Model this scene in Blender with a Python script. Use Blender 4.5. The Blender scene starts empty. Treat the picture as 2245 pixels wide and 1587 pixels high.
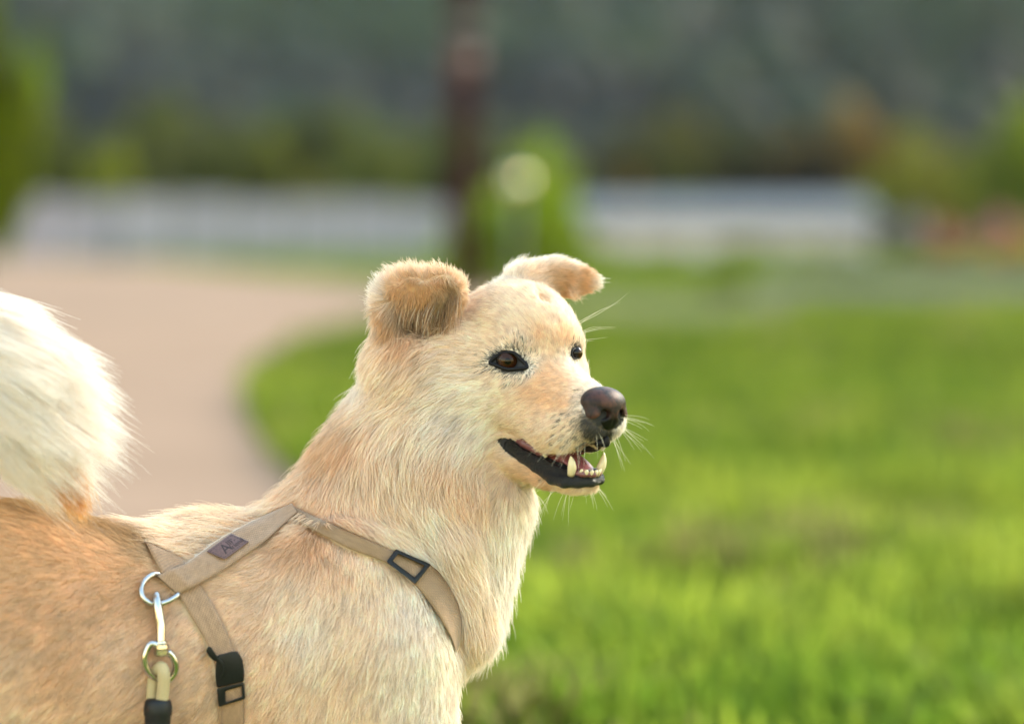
import bpy, bmesh, math, random
import numpy as np
from mathutils import Vector
from mathutils.bvhtree import BVHTree

rng = np.random.default_rng(7)
random.seed(7)

# ------------------------------------------------------------------ camera, light, exposure
SC = bpy.context.scene
COL = SC.collection
IMG_W, IMG_H = 2245.0, 1587.0
LENS = 85.0
FPX = LENS / 36.0 * IMG_W                  # focal length in photo pixels
HORIZON = 460.0
CAM_H = 0.80
D0 = 2.04                                  # distance of the dog's head
PITCH = math.atan((IMG_H / 2 - HORIZON) / FPX)
S = D0 / FPX                               # metres per photo pixel at the dog

cam_data = bpy.data.cameras.new('camera')
cam = bpy.data.objects.new('camera', cam_data)
COL.objects.link(cam)
cam.location = (0, 0, CAM_H)
cam.rotation_euler = (math.pi / 2 - PITCH, 0, 0)
cam_data.lens = LENS
cam_data.sensor_width = 36.0
cam_data.clip_end = 3000
cam_data.dof.use_dof = True
cam_data.dof.focus_distance = D0 - 0.025
cam_data.dof.aperture_fstop = 1.85
SC.camera = cam

SUN_EL, SUN_AZ = 33.0, 52.0                # azimuth from +Y towards +X
world = bpy.data.worlds.new('World')
SC.world = world
world.use_nodes = True
wn = world.node_tree.nodes
sky = wn.new('ShaderNodeTexSky')
sky.sky_type = 'NISHITA'
sky.sun_disc = False
sky.sun_elevation = math.radians(SUN_EL)
sky.sun_rotation = math.radians(SUN_AZ)
sky.air_density = 2.3
sky.dust_density = 0.2
sky.ozone_density = 1.0
world.node_tree.links.new(sky.outputs[0], wn['Background'].inputs[0])
wn['Background'].inputs[1].default_value = 0.15

sun_data = bpy.data.lights.new('sun', 'SUN')
sun = bpy.data.objects.new('sun', sun_data)
COL.objects.link(sun)
sun_data.energy = 1.65
sun_data.angle = math.radians(12.0)
sun_data.color = (1.0, 0.88, 0.70)
_el, _az = math.radians(SUN_EL), math.radians(SUN_AZ)
TO_SUN = Vector((math.sin(_az) * math.cos(_el), math.cos(_az) * math.cos(_el), math.sin(_el)))
sun.rotation_euler = TO_SUN.to_track_quat('Z', 'Y').to_euler()

SC.view_settings.view_transform = 'Standard'
SC.view_settings.look = 'None'
SC.view_settings.exposure = 1.98
SC.view_settings.gamma = 1.0
SC.render.engine = 'CYCLES'
SC.cycles.use_denoising = True
SC.cycles.max_bounces = 12
SC.cycles.diffuse_bounces = 8
SC.cycles_curves.shape = 'RIBBONS'
SC.cycles_curves.subdivisions = 2

# ------------------------------------------------------------------ frames
CP, SP = math.cos(PITCH), math.sin(PITCH)
AX_R = np.array([1.0, 0, 0]); AX_D = np.array([0, -SP, -CP]); AX_F = np.array([0, CP, -SP])
CAM = np.array([0, 0, CAM_H])


def pf(u, v, w=0.0):
    """photo position and depth behind the head (in photo pixels at the dog) -> dog frame"""
    k = 1 + w / FPX
    return np.array([(u - IMG_W / 2) * k, (v - IMG_H / 2) * k, w])


def to_world(p):
    p = np.asarray(p, dtype=np.float64)
    return CAM + S * (p[..., 0:1] * AX_R + p[..., 1:2] * AX_D + (p[..., 2:3] + FPX) * AX_F)


def proj(p):
    k = FPX / (FPX + p[..., 2])
    return p[..., 0] * k + IMG_W / 2, p[..., 1] * k + IMG_H / 2


def ground(u, v):
    """photo position -> point on the ground plane"""
    d = (u - IMG_W / 2) * AX_R + (v - IMG_H / 2) * AX_D + FPX * AX_F
    t = -CAM_H / d[2]
    return CAM + d * t


def at_dist(u, v, y):
    d = (u - IMG_W / 2) * AX_R + (v - IMG_H / 2) * AX_D + FPX * AX_F
    return CAM + d * (y / d[1])

# ------------------------------------------------------------------ materials
def mat(name, color=(0.5, 0.5, 0.5), rough=0.6, **kw):
    m = bpy.data.materials.new(name)
    m.use_nodes = True
    b = m.node_tree.nodes['Principled BSDF']
    b.inputs['Base Color'].default_value = (*color, 1)
    b.inputs['Roughness'].default_value = rough
    for k, v in kw.items():
        b.inputs[k.replace('_', ' ')].default_value = v
    return m


def nodes(m):
    return m.node_tree.nodes, m.node_tree.links, m.node_tree.nodes['Principled BSDF']


def noise_color(m, scale, cols, detail=4, rough=0.6, coord='Object', stretch=None):
    """a noise driven ramp into the base colour"""
    n, l, b = nodes(m)
    tc = n.new('ShaderNodeTexCoord')
    nz = n.new('ShaderNodeTexNoise')
    nz.inputs['Scale'].default_value = scale
    nz.inputs['Detail'].default_value = detail
    nz.inputs['Roughness'].default_value = rough
    src = tc.outputs[coord]
    if stretch:
        mp = n.new('ShaderNodeMapping')
        mp.inputs['Scale'].default_value = stretch
        l.new(src, mp.inputs[0]); src = mp.outputs[0]
    l.new(src, nz.inputs['Vector'])
    r = n.new('ShaderNodeValToRGB')
    r.color_ramp.elements[0].position = cols[0][0]
    r.color_ramp.elements[0].color = (*cols[0][1], 1)
    r.color_ramp.elements[1].position = cols[-1][0]
    r.color_ramp.elements[1].color = (*cols[-1][1], 1)
    for p, c in cols[1:-1]:
        e = r.color_ramp.elements.new(p); e.color = (*c, 1)
    l.new(nz.outputs['Fac'], r.inputs[0])
    l.new(r.outputs[0], b.inputs['Base Color'])
    return nz, r


def bump(m, height_socket, strength=0.3, dist=0.001):
    n, l, b = nodes(m)
    bp = n.new('ShaderNodeBump')
    bp.inputs['Strength'].default_value = strength
    bp.inputs['Distance'].default_value = dist
    l.new(height_socket, bp.inputs['Height'])
    l.new(bp.outputs[0], b.inputs['Normal'])

# ------------------------------------------------------------------ object helpers
def tag(o, label=None, category=None, group=None, kind=None):
    for k, v in (('label', label), ('category', category), ('group', group), ('kind', kind)):
        if v:
            o[k] = v
    return o


def empty(name, loc, label=None, category=None, group=None):
    o = bpy.data.objects.new(name, None)
    COL.objects.link(o)
    o.location = loc
    o.empty_display_size = 0.05
    return tag(o, label, category, group)


def link(name, me, m=None, parent=None, label=None):
    o = bpy.data.objects.new(name, me)
    COL.objects.link(o)
    if m is not None and not me.materials:
        me.materials.append(m)
    if parent is not None:
        o.parent = parent
    if label:
        o['label'] = label
    return o


def origin_of(o):
    p = np.zeros(3)
    while o is not None:
        p = p + np.array(o.location)
        o = o.parent
    return p


def mesh_np(name, verts, faces, m=None, parent=None, smooth=True, label=None):
    """verts in world metres; faces an (n,3|4) array or list of tuples"""
    verts = np.asarray(verts, dtype=np.float64)
    if parent is not None:
        verts = verts - origin_of(parent)
    me = bpy.data.meshes.new(name)
    if isinstance(faces, np.ndarray):
        k = faces.shape[1]
        me.vertices.add(len(verts)); me.vertices.foreach_set('co', verts.astype(np.float32).ravel())
        me.loops.add(faces.size); me.loops.foreach_set('vertex_index', faces.astype(np.int32).ravel())
        me.polygons.add(len(faces)); me.polygons.foreach_set('loop_start', np.arange(0, faces.size, k, dtype=np.int32))
        me.update(calc_edges=True)
    else:
        me.from_pydata([tuple(v) for v in verts], [], faces)
        me.update()
    me.validate()
    if smooth:
        me.polygons.foreach_set('use_smooth', np.ones(len(me.polygons), dtype=bool))
    return link(name, me, m, parent, label)


def tube(path, radii, n=12, caps=True, flat=None):
    """a round tube along a 3-D path -> verts, faces; flat=(direction, scale) squashes the section"""
    P = np.asarray(path, dtype=float)
    R = np.broadcast_to(np.asarray(radii, dtype=float), (len(P),))
    T = np.gradient(P, axis=0)
    T /= np.linalg.norm(T, axis=1, keepdims=True) + 1e-12
    ref = np.array([0.31, 0.52, 0.79])
    N = np.cross(T[0], ref); N /= np.linalg.norm(N)
    V = []; 
    for i in range(len(P)):
        N = N - T[i] * np.dot(N, T[i]); N /= np.linalg.norm(N) + 1e-12
        B = np.cross(T[i], N)
        a = np.linspace(0, 2 * np.pi, n, endpoint=False)
        V.append(P[i] + R[i] * (np.cos(a)[:, None] * N + np.sin(a)[:, None] * B))
    V = np.concatenate(V)
    F = []
    for i in range(len(P) - 1):
        for j in range(n):
            a, b = i * n + j, i * n + (j + 1) % n
            F.append((a, b, b + n, a + n))
    if caps:
        F.append(tuple(range(n - 1, -1, -1)))
        F.append(tuple(range((len(P) - 1) * n, len(P) * n)))
    return V, F


def spline(pts, n):
    """Catmull-Rom through pts, n samples"""
    P = np.asarray(pts, dtype=float)
    E = np.vstack([2 * P[0] - P[1], P, 2 * P[-1] - P[-2]])
    t = np.linspace(0, len(P) - 1 - 1e-9, n)
    i = t.astype(int); f = (t - i)[:, None]
    p0, p1, p2, p3 = E[i], E[i + 1], E[i + 2], E[i + 3]
    return 0.5 * ((2 * p1) + (-p0 + p2) * f + (2 * p0 - 5 * p1 + 4 * p2 - p3) * f ** 2 + (-p0 + 3 * p1 - 3 * p2 + p3) * f ** 3)

def lattice_noise(P, scale, seed, ch=3):
    """smooth value noise, ch channels in -1..1"""
    r = np.random.default_rng(seed)
    tab = r.uniform(-1, 1, (4096, ch))
    q = P / scale; i = np.floor(q).astype(np.int64); f = q - i; f = f * f * (3 - 2 * f)
    out = np.zeros((len(P), ch))
    for a in (0, 1):
        for b in (0, 1):
            for c in (0, 1):
                hsh = ((i[:, 0] + a) * 73856093 ^ (i[:, 1] + b) * 19349663 ^ (i[:, 2] + c) * 83492791) & 4095
                w = (f[:, 0] if a else 1 - f[:, 0]) * (f[:, 1] if b else 1 - f[:, 1]) * (f[:, 2] if c else 1 - f[:, 2])
                out += tab[hsh] * w[:, None]
    return out


def in_poly(u, v, poly):
    p = np.asarray(poly, float); r = np.zeros(len(u), bool)
    j = len(p) - 1
    for i in range(len(p)):
        c = ((p[i, 1] > v) != (p[j, 1] > v)) & (u < (p[j, 0] - p[i, 0]) * (v - p[i, 1]) / (p[j, 1] - p[i, 1] + 1e-12) + p[i, 0])
        r ^= c; j = i
    return r



# ------------------------------------------------------------------ ground, path, road, lawn
def flat(name, pts, z, m, kind='structure'):
    V = np.array([(p[0], p[1], z) for p in pts])
    o = mesh_np(name, V, [tuple(range(len(V)))], m, smooth=False)
    bm = bmesh.new(); bm.from_mesh(o.data); bmesh.ops.triangulate(bm, faces=bm.faces); bmesh.ops.recalc_face_normals(bm, faces=bm.faces)
    for f in bm.faces:
        if f.normal.z < 0: f.normal_flip()
    bm.to_mesh(o.data); bm.free()
    return tag(o, kind=kind)


m_ground = mat('meadow', (0.0496, 0.0806, 0.0124), 0.9, **{'Specular_IOR_Level': 0.05})
noise_color(m_ground, 0.55, [(0.30, (0.04948, 0.08593, 0.00625)), (0.48, (0.07031, 0.112, 0.007291)), (0.62, (0.08593, 0.125, 0.009374)), (0.78, (0.1146, 0.1198, 0.02604))], 6, 0.65)
g = flat('ground', [(-425, -65), (425, -65), (425, 765), (-425, 765)], 0.0, m_ground)

m_path = mat('path_surface', (0.3881, 0.2703, 0.1892), 0.9, **{'Specular_IOR_Level': 0.05})
_nz, _r = noise_color(m_path, 0.6, [(0.3, (0.2224, 0.1406, 0.09317)), (0.7, (0.3026, 0.1939, 0.1324))], 8, 0.7); bump(m_path, _nz.outputs['Fac'], 0.3, 0.01)
low = [(640, 3200), (760, 2200), (880, 1700), (860, 1450), (780, 1250), (700, 1100), (604, 1010), (560, 955), (536, 900), (540, 850), (580, 795), (680, 742), (820, 712), (1000, 700), (1140, 697)]
upp = [(1140, 640), (1000, 632), (820, 622), (560, 600), (340, 577), (60, 566), (-500, 560), (-1500, 558)]
ctrl = spline(np.array([ground(*q)[:2] for q in low]), 90)
flat('path', [tuple(q) for q in ctrl] + [tuple(ground(*q)[:2]) for q in upp] + [(-40, 30), (-40, 0.5), (-3, 0.5)], 0.004, m_path)
m_verge = mat('dry_verge', (0.1584, 0.1584, 0.048), 0.9, **{'Specular_IOR_Level': 0.05})
noise_color(m_verge, 0.5, [(0.3, (0.07402, 0.08273, 0.01996)), (0.7, (0.1263, 0.1219, 0.04355))], 6)
flat('verge', [tuple(ground(*q)[:2]) for q in ((1100, 700), (1400, 708), (1560, 702), (1700, 688), (1760, 664), (1560, 655), (1300, 646), (1100, 638))], 0.008, m_verge)
m_road = mat('asphalt', (0.072, 0.072, 0.051), 0.9, **{'Specular_IOR_Level': 0.05})
noise_color(m_road, 0.7, [(0.3, (0.02962, 0.02406, 0.02613)), (0.7, (0.04877, 0.03962, 0.04173))], 6)
flat('road', [tuple(ground(*q)[:2]) for q in ((1640, 652), (1760, 655), (2400, 651), (3600, 650), (3600, 596), (2400, 600), (1800, 604), (1690, 618))], 0.006, m_road)
m_kerb = mat('concrete_kerb', (0.32, 0.32, 0.26), 0.85, **{'Specular_IOR_Level': 0.05})
noise_color(m_kerb, 3, [(0.3, (0.1633, 0.1633, 0.127)), (0.7, (0.2298, 0.2298, 0.1814))])
kp = [ground(*q) for q in ((1640, 655), (1760, 658), (2400, 655), (3600, 654))]
V, F = [], []
for i, p in enumerate(kp):
    for dy, z in ((0, 0.0), (0, 0.12), (-0.22, 0.12), (-0.22, 0.0)):
        V.append((p[0], p[1] + dy, z))
for i in range(len(kp) - 1):
    for j in range(4):
        a, b = i * 4 + j, i * 4 + (j + 1) % 4
        F.append((a, b, b + 4, a + 4))
F += [(0, 1, 2, 3), (15, 14, 13, 12)]
tag(mesh_np('kerb', np.array(V), F, m_kerb, smooth=False), kind='structure')

# lawn: blades one can nearly tell apart up close, tufts farther off
PATH2 = np.vstack([ctrl, [ground(*q)[:2] for q in upp], [(-40, 30), (-40, 0.5), (-3, 0.5)]])
m_grass = bpy.data.materials.new('grass_blade'); m_grass.use_nodes = True
n, l, b = nodes(m_grass)
at = n.new('ShaderNodeAttribute'); at.attribute_name = 'tint'
tr = n.new('ShaderNodeBsdfTranslucent'); mixs = n.new('ShaderNodeMixShader'); mixs.inputs[0].default_value = 0.68
l.new(at.outputs['Color'], b.inputs['Base Color']); b.inputs['Roughness'].default_value = 0.6; b.inputs['Specular IOR Level'].default_value = 0.1
l.new(at.outputs['Color'], tr.inputs['Color'])
l.new(b.outputs[0], mixs.inputs[1]); l.new(tr.outputs[0], mixs.inputs[2])
l.new(mixs.outputs[0], n['Material Output'].inputs[0])


ROADP = [tuple(ground(*q)[:2]) for q in ((1600, 662), (2400, 660), (3600, 659), (3600, 592), (2400, 595), (1690, 612))]
VERGEP = [tuple(ground(*q)[:2]) for q in ((1100, 704), (1400, 712), (1560, 710), (1700, 694), (1760, 664), (1560, 655), (1300, 646))]


def blades(name, n_, y0, y1, height, width, label, spread=0.40, tone=1.0):
    # spread roughly evenly over the picture: density falls with distance
    y = y0 * (y1 / y0) ** rng.random(n_)
    x = (rng.random(n_) * 2 - 1) * y * spread + y * 0.02
    ok = ~in_poly(x, y, PATH2) & ~in_poly(x, y, ROADP) & ~in_poly(x, y, VERGEP)
    x, y = x[ok], y[ok]; n_ = len(x)
    P3 = np.stack([x, y, np.zeros(n_)], 1)
    patch = lattice_noise(P3, 0.42, 51, 2); fine = lattice_noise(P3, 0.11, 52, 2)
    hgt = height * np.clip(1 + 0.45 * patch[:, 0] + 0.35 * fine[:, 0] + rng.normal(0, 0.25, n_), 0.25, 2.2)
    wd = width * rng.uniform(0.6, 1.5, n_)
    a = rng.uniform(0, 2 * np.pi, n_); lean = rng.uniform(0.1, 0.9, n_)
    d = np.stack([np.cos(a), np.sin(a), 0 * a], 1); sd = np.stack([-np.sin(a), np.cos(a), 0 * a], 1)
    up = np.array([0, 0, 1.0])
    lv = []
    for t, wf in ((0, .8), (0.45, 1.0), (0.8, .65)):
        c = P3 + d * (hgt * lean * t * t)[:, None] + up * (hgt * t * (1 - 0.25 * lean * t))[:, None]
        lv.append(c - sd * (wd * wf * .5)[:, None]); lv.append(c + sd * (wd * wf * .5)[:, None])
    lv.append(P3 + d * (hgt * lean)[:, None] + up * (hgt * (1 - 0.3 * lean))[:, None])
    V = np.stack(lv, 1).reshape(-1, 3)
    base = np.arange(n_)[:, None] * 7
    T = np.concatenate([base + np.array(q) for q in ((0, 1, 3), (0, 3, 2), (2, 3, 5), (2, 5, 4), (4, 5, 6))])
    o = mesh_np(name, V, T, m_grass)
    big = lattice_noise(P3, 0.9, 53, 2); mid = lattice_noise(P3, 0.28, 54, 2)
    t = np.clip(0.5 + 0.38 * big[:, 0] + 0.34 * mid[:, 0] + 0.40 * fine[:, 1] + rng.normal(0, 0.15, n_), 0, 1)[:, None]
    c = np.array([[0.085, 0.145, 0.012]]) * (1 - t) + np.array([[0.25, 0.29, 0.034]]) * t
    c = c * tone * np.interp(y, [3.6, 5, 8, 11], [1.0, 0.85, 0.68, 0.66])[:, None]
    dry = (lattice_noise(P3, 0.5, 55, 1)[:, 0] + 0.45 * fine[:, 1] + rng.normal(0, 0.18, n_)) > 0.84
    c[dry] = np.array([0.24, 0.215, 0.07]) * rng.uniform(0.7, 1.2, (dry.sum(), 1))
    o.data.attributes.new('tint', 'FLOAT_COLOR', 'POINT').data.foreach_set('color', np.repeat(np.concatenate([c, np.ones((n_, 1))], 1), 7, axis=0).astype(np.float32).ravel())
    return tag(o, label, 'grass', kind='stuff')


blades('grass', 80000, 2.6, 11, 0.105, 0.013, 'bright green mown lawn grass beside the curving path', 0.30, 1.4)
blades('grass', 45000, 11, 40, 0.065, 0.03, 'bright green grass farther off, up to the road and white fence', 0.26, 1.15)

# ------------------------------------------------------------------ foliage
def foliage_material(name, trans=0.5):
    m = bpy.data.materials.new(name); m.use_nodes = True
    n, l, b = nodes(m)
    oi = n.new('ShaderNodeObjectInfo'); at = n.new('ShaderNodeAttribute'); at.attribute_name = 'shade'
    mx = n.new('ShaderNodeMix'); mx.data_type = 'RGBA'; mx.blend_type = 'MULTIPLY'; mx.inputs['Factor'].default_value = 1
    l.new(oi.outputs['Color'], mx.inputs['A']); l.new(at.outputs['Color'], mx.inputs['B'])
    tr = n.new('ShaderNodeBsdfTranslucent'); ms = n.new('ShaderNodeMixShader'); ms.inputs[0].default_value = trans
    l.new(mx.outputs['Result'], b.inputs['Base Color']); l.new(mx.outputs['Result'], tr.inputs['Color'])
    b.inputs['Roughness'].default_value = 0.6; b.inputs['Specular IOR Level'].default_value = 0.12
    l.new(b.outputs[0], ms.inputs[1]); l.new(tr.outputs[0], ms.inputs[2]); l.new(ms.outputs[0], n['Material Output'].inputs[0])
    return m


m_leaf = foliage_material('leaves')
m_bark = mat('bark', (0.10, 0.07, 0.05), 0.9)
_nz, _r = noise_color(m_bark, 12, [(0.3, (0.06, 0.042, 0.03)), (0.7, (0.15, 0.11, 0.08))], 6, stretch=(1, 1, 0.15)); bump(m_bark, _nz.outputs['Fac'], 0.8, 0.02)


def crown_mesh(name, lobes, n_leaf, leaf, seed):
    """leaf quads in clumps through a set of lobes (x, y, z, rx, ry, rz)"""
    r = np.random.default_rng(seed)
    L = np.array(lobes, float)
    vol = L[:, 3] * L[:, 4] * L[:, 5]
    k = r.choice(len(L), n_leaf, p=vol / vol.sum())
    d = r.normal(size=(n_leaf, 3)); d /= np.linalg.norm(d, axis=1, keepdims=True)
    rad = r.random(n_leaf) ** 0.45
    P = L[k, :3] + d * rad[:, None] * L[k, 3:]
    P += lattice_noise(P, leaf * 5, seed, 3) * leaf * 2.2
    a = r.normal(size=(n_leaf, 3)); a /= np.linalg.norm(a, axis=1, keepdims=True)
    b = np.cross(a, r.normal(size=(n_leaf, 3))); b /= np.linalg.norm(b, axis=1, keepdims=True)
    sz = leaf * r.uniform(0.6, 1.4, n_leaf)[:, None]
    V = np.stack([P - a * sz, P - b * sz * .55, P + a * sz, P + b * sz * .55], 1).reshape(-1, 3)
    F = np.arange(n_leaf * 4).reshape(-1, 4)
    me = bpy.data.meshes.new(name)
    me.vertices.add(len(V)); me.vertices.foreach_set('co', V.astype(np.float32).ravel())
    me.loops.add(F.size); me.loops.foreach_set('vertex_index', F.astype(np.int32).ravel())
    me.polygons.add(len(F)); me.polygons.foreach_set('loop_start', np.arange(0, F.size, 4, dtype=np.int32))
    me.update(calc_edges=True)
    sh = np.clip(0.85 + 0.4 * lattice_noise(P, leaf * 6, seed + 1, 1) + r.normal(0, 0.12, (n_leaf, 1)), 0.4, 1.4)
    tone = np.array([[1.0, 1.0, 1.0]]) + r.normal(0, 0.08, (n_leaf, 3))
    c = np.concatenate([sh * tone, np.ones((n_leaf, 1))], 1)
    me.attributes.new('shade', 'FLOAT_COLOR', 'POINT').data.foreach_set('color', np.repeat(c, 4, axis=0).astype(np.float32).ravel())
    me.materials.append(m_leaf)
    return me


def lobes_for(kind, seed):
    r = np.random.default_rng(seed)
    out = []
    if kind == 'round':
        for i in range(9):
            a = r.uniform(0, 6.28); q = r.uniform(0.1, 0.62)
            out.append((math.cos(a) * q, math.sin(a) * q, 0.62 + r.uniform(-0.22, 0.24), r.uniform(.28, .45), r.uniform(.28, .45), r.uniform(.16, .26)))
    elif kind == 'tall':
        for i in range(9):
            z = 0.12 + 0.8 * i / 8; q = 0.55 * (1 - abs(z - .45) * 1.1)
            out.append((r.uniform(-.25, .25), r.uniform(-.25, .25), z, max(.18, q), max(.18, q), .14))
    else:
        for i in range(8):
            a = r.uniform(0, 6.28); q = r.uniform(0.1, 0.7)
            out.append((math.cos(a) * q, math.sin(a) * q, 0.42 + r.uniform(-0.2, 0.25), r.uniform(.3, .5), r.uniform(.3, .5), r.uniform(.24, .38)))
    return out


CROWNS = {}
for kind in ('round', 'tall', 'bush'):
    for q in range(2):
        CROWNS[kind, q] = crown_mesh('crown', lobes_for(kind, 100 + q * 7), 1500, 0.085, 200 + q + len(kind))


def trunk_mesh(kind):
    V, F = [], []
    r = np.random.default_rng(3)
    h = 0.55 if kind != 'bush' else 0.35
    v, f = tube(spline([(0, 0, -.02), (.01, .0, .15), (-.01, .01, .35), (.02, 0, h)], 8), np.linspace(0.05, 0.02, 8), 8)
    V.append(v); F += f; o = len(v)
    for i in range(5):
        a = i * 1.3; z = 0.22 + 0.06 * i
        v, f = tube(spline([(0, 0, z * .8), (math.cos(a) * .18, math.sin(a) * .18, z + .12), (math.cos(a) * .38, math.sin(a) * .38, z + .26)], 5), np.linspace(0.022, 0.006, 5), 6)
        V.append(v); F += [tuple(j + o for j in t) for t in f]; o += len(v)
    me = bpy.data.meshes.new('trunk'); me.from_pydata([tuple(q) for q in np.concatenate(V)], [], F); me.update()
    me.polygons.foreach_set('use_smooth', np.ones(len(me.polygons), bool)); me.materials.append(m_bark)
    return me


TRUNKS = {k: trunk_mesh(k) for k in ('round', 'tall', 'bush')}


def plant(name, label, category, u, dist, vtop, halfwidth, color, kind='round', group=None, base=None, q=0, rz=0.0):
    """a tree or bush standing on the ground at a photo column and distance; halfwidth in photo pixels"""
    p = at_dist(u, HORIZON, dist); z1 = at_dist(u, vtop, dist)[2]
    z0 = 0.0 if base is None else base
    h = z1 - z0; w = halfwidth / FPX * dist
    t = empty(name, (p[0], p[1], z0), label, category, group)
    t.rotation_euler = (0, 0, rz)
    for nm, me in (('trunk', TRUNKS[kind]), ('crown', CROWNS[kind, q])):
        o = link(nm, me, None, t); o.scale = (w, w, h)
        o.color = (*color, 1)
    return t


OLIVE = (0.0629, 0.074, 0.01628); DEEP = (0.0629, 0.074, 0.00888); MIDG = (0.0629, 0.0888, 0.0148); BRIGHT = (0.215, 0.295, 0.0148); YELLOW = (0.2516, 0.2738, 0.0148); RUST = (0.1628, 0.1036, 0.0222)
DARKB = (0.00592, 0.00592, 0.00296)
G1 = 'trees behind the white fence'
plant('tree', 'dark green tree at the far left behind the fence', 'tree', 90, 52, 300, 120, DEEP, 'bush', G1)
plant('bush', 'yellow green bush over the left part of the fence', 'bush', 232, 44, 318, 62, YELLOW, 'bush', None, rz=1)
plant('tree', 'dark olive tree behind the fence next to the yellow green bush', 'tree', 370, 54, 300, 130, (0.0555, 0.0629, 0.00962), 'bush', G1, q=1)
plant('tree', 'olive tree behind the middle of the fence', 'tree', 560, 56, 285, 130, (0.111, 0.1184, 0.0148), 'bush', G1, rz=2)
plant('bush', 'small yellowish bush showing over the fence', 'bush', 680, 45, 378, 42, (0.148, 0.1332, 0.0296), 'bush')
plant('tree', 'dull green tree behind the fence just left of the pole', 'tree', 815, 55, 270, 140, (0.0962, 0.111, 0.0148), 'bush', G1, q=1, rz=1)
plant('tree', 'grey green tree behind the brown pole', 'tree', 960, 60, 300, 90, MIDG, 'bush', G1, rz=2.2)
for lab_, u_, d_, vt_, hw_, c_, q_ in (('wide olive tree behind the far left end of the fence', 20, 64, 255, 190, (0.074, 0.0814, 0.0148), 0),
                                     ('broad olive tree filling the gap behind the yellow green bush', 290, 66, 262, 200, (0.0814, 0.0851, 0.01628), 1),
                                     ('broad green tree behind the middle of the fence, second row', 650, 68, 255, 210, (0.074, 0.0851, 0.0148), 0),
                                     ('dusky green tree between the pole and the bright shrub', 1090, 66, 262, 190, (0.0629, 0.074, 0.01628), 1),
                                     ('olive brown tree behind the orange bush', 1400, 68, 268, 190, (0.074, 0.0703, 0.0185), 0),
                                     ('olive green tree behind the left half of the fence, third row', 470, 74, 240, 230, (0.085, 0.095, 0.02), 0),
                                     ('mossy green tree behind the pole, third row', 880, 76, 245, 240, (0.075, 0.09, 0.02), 1),
                                     ('grey green tree above the shed roof, third row', 1600, 74, 258, 200, (0.06, 0.068, 0.02), 0),
                                     ('wide olive tree behind the right edge, second row', 2130, 70, 225, 230, (0.0962, 0.0962, 0.0185), 1)):
    plant('tree', lab_, 'tree', u_, d_, vt_ - 12, hw_ * 1.25, c_, 'bush', G1, q=q_, rz=u_ * 0.01)
plant('shrub', 'bright green leafy shrub right of the brown pole', 'shrub', 1172, 25, 283, 190, BRIGHT, 'bush', q=1, rz=.5)
plant('bush', 'orange brown bush beside the bright green shrub', 'bush', 1390, 48, 350, 50, (0.1776, 0.111, 0.0259), 'bush', q=1)
plant('bush', 'olive bush between the orange bush and the dark tree', 'bush', 1490, 49, 330, 55, (0.0814, 0.0888, 0.0222), 'bush', rz=1)
plant('tree', 'brown tinged tree rising behind the dark tree', 'tree', 1830, 66, 225, 190, RUST, 'bush', G1, rz=2)
plant('tree', 'broad dark tree over the grey roofed shed', 'tree', 1725, 54, 296, 195, DARKB, 'bush', G1, q=1, rz=3)
plant('tree', 'olive green tree right of the shed', 'tree', 2010, 47, 250, 150, (0.1776, 0.1776, 0.0222), 'bush', G1, q=1)
plant('tree', 'green tree at the right edge', 'tree', 2210, 42, 215, 130, (0.148, 0.1924, 0.0148), 'bush', G1, rz=1.4)
plant('bush', 'dark green bush at the right end of the shed', 'bush', 1965, 40, 415, 65, (0.0296, 0.0481, 0.00888), 'bush', q=1)
plant('flowering_bush', 'white flowering bush in the row by the road', 'bush', 1990, 38, 472, 62, (0.36, 0.33, 0.30), 'bush', 'flowering bushes by the road')
plant('flowering_bush', 'salmon pink flowering bush in the middle of the row', 'bush', 2075, 38, 482, 70, (0.495, 0.232, 0.167), 'bush', 'flowering bushes by the road', q=1)
plant('flowering_bush', 'deep pink flowering bush at the right end', 'bush', 2185, 38, 474, 75, (0.528, 0.254, 0.255), 'bush', 'flowering bushes by the road', rz=2)
plant('flowering_bush', 'rusty orange low bush under the deep pink one', 'bush', 2230, 36, 510, 80, (0.44, 0.254, 0.0638), 'bush', 'flowering bushes by the road', q=1, rz=1)
for u_, q_, lab_ in ((1290, 0, 'low pale green bush at the left end of the shed wall'), (1440, 1, 'low pale green bush before the shed wall, second from its left end'),
                     (1610, 0, 'low pale green bush before the middle of the shed wall'), (1790, 1, 'low pale green bush near the right end of the shed wall')):
    plant('bush', lab_, 'bush', u_, 39, 526 + (u_ % 7) * 2, 88, (0.17, 0.21, 0.06), 'bush', 'low bushes along the shed wall', q=q_, rz=u_)
plant('shrub', 'low dark green shrub on the grass before the road', 'shrub', 1590, 22, 612, 62, (0.0518, 0.0814, 0.0111), 'bush', rz=.6)
plant('tree', 'bright leaved tree cut by the left edge of the picture', 'tree', -50, 15, -120, 165, (0.148, 0.1924, 0.00592), 'round', q=1)

# ------------------------------------------------------------------ fence, shed, pole and small things
m_white = mat('white_sheet', (0.3968, 0.4096, 0.416), 0.55, **{'Specular_IOR_Level': 0.05})
noise_color(m_white, 1.2, [(0.3, (0.2304, 0.214, 0.2532)), (0.7, (0.3456, 0.3154, 0.3743))], 4)
m_post = mat('grey_post', (0.1408, 0.144, 0.1408), 0.5)
F0, F1 = at_dist(-160, HORIZON, 37), at_dist(985, HORIZON, 42)
F0 = np.array([F0[0], F0[1], 0]); F1 = np.array([F1[0], F1[1], 0])
FENCE = empty('fence', tuple(F0), 'long white sheet metal fence left of the brown pole', 'fence')
fd_ = (F1 - F0); fl = np.linalg.norm(fd_); fd_ /= fl; fnm = np.array([fd_[1], -fd_[0], 0])


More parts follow.
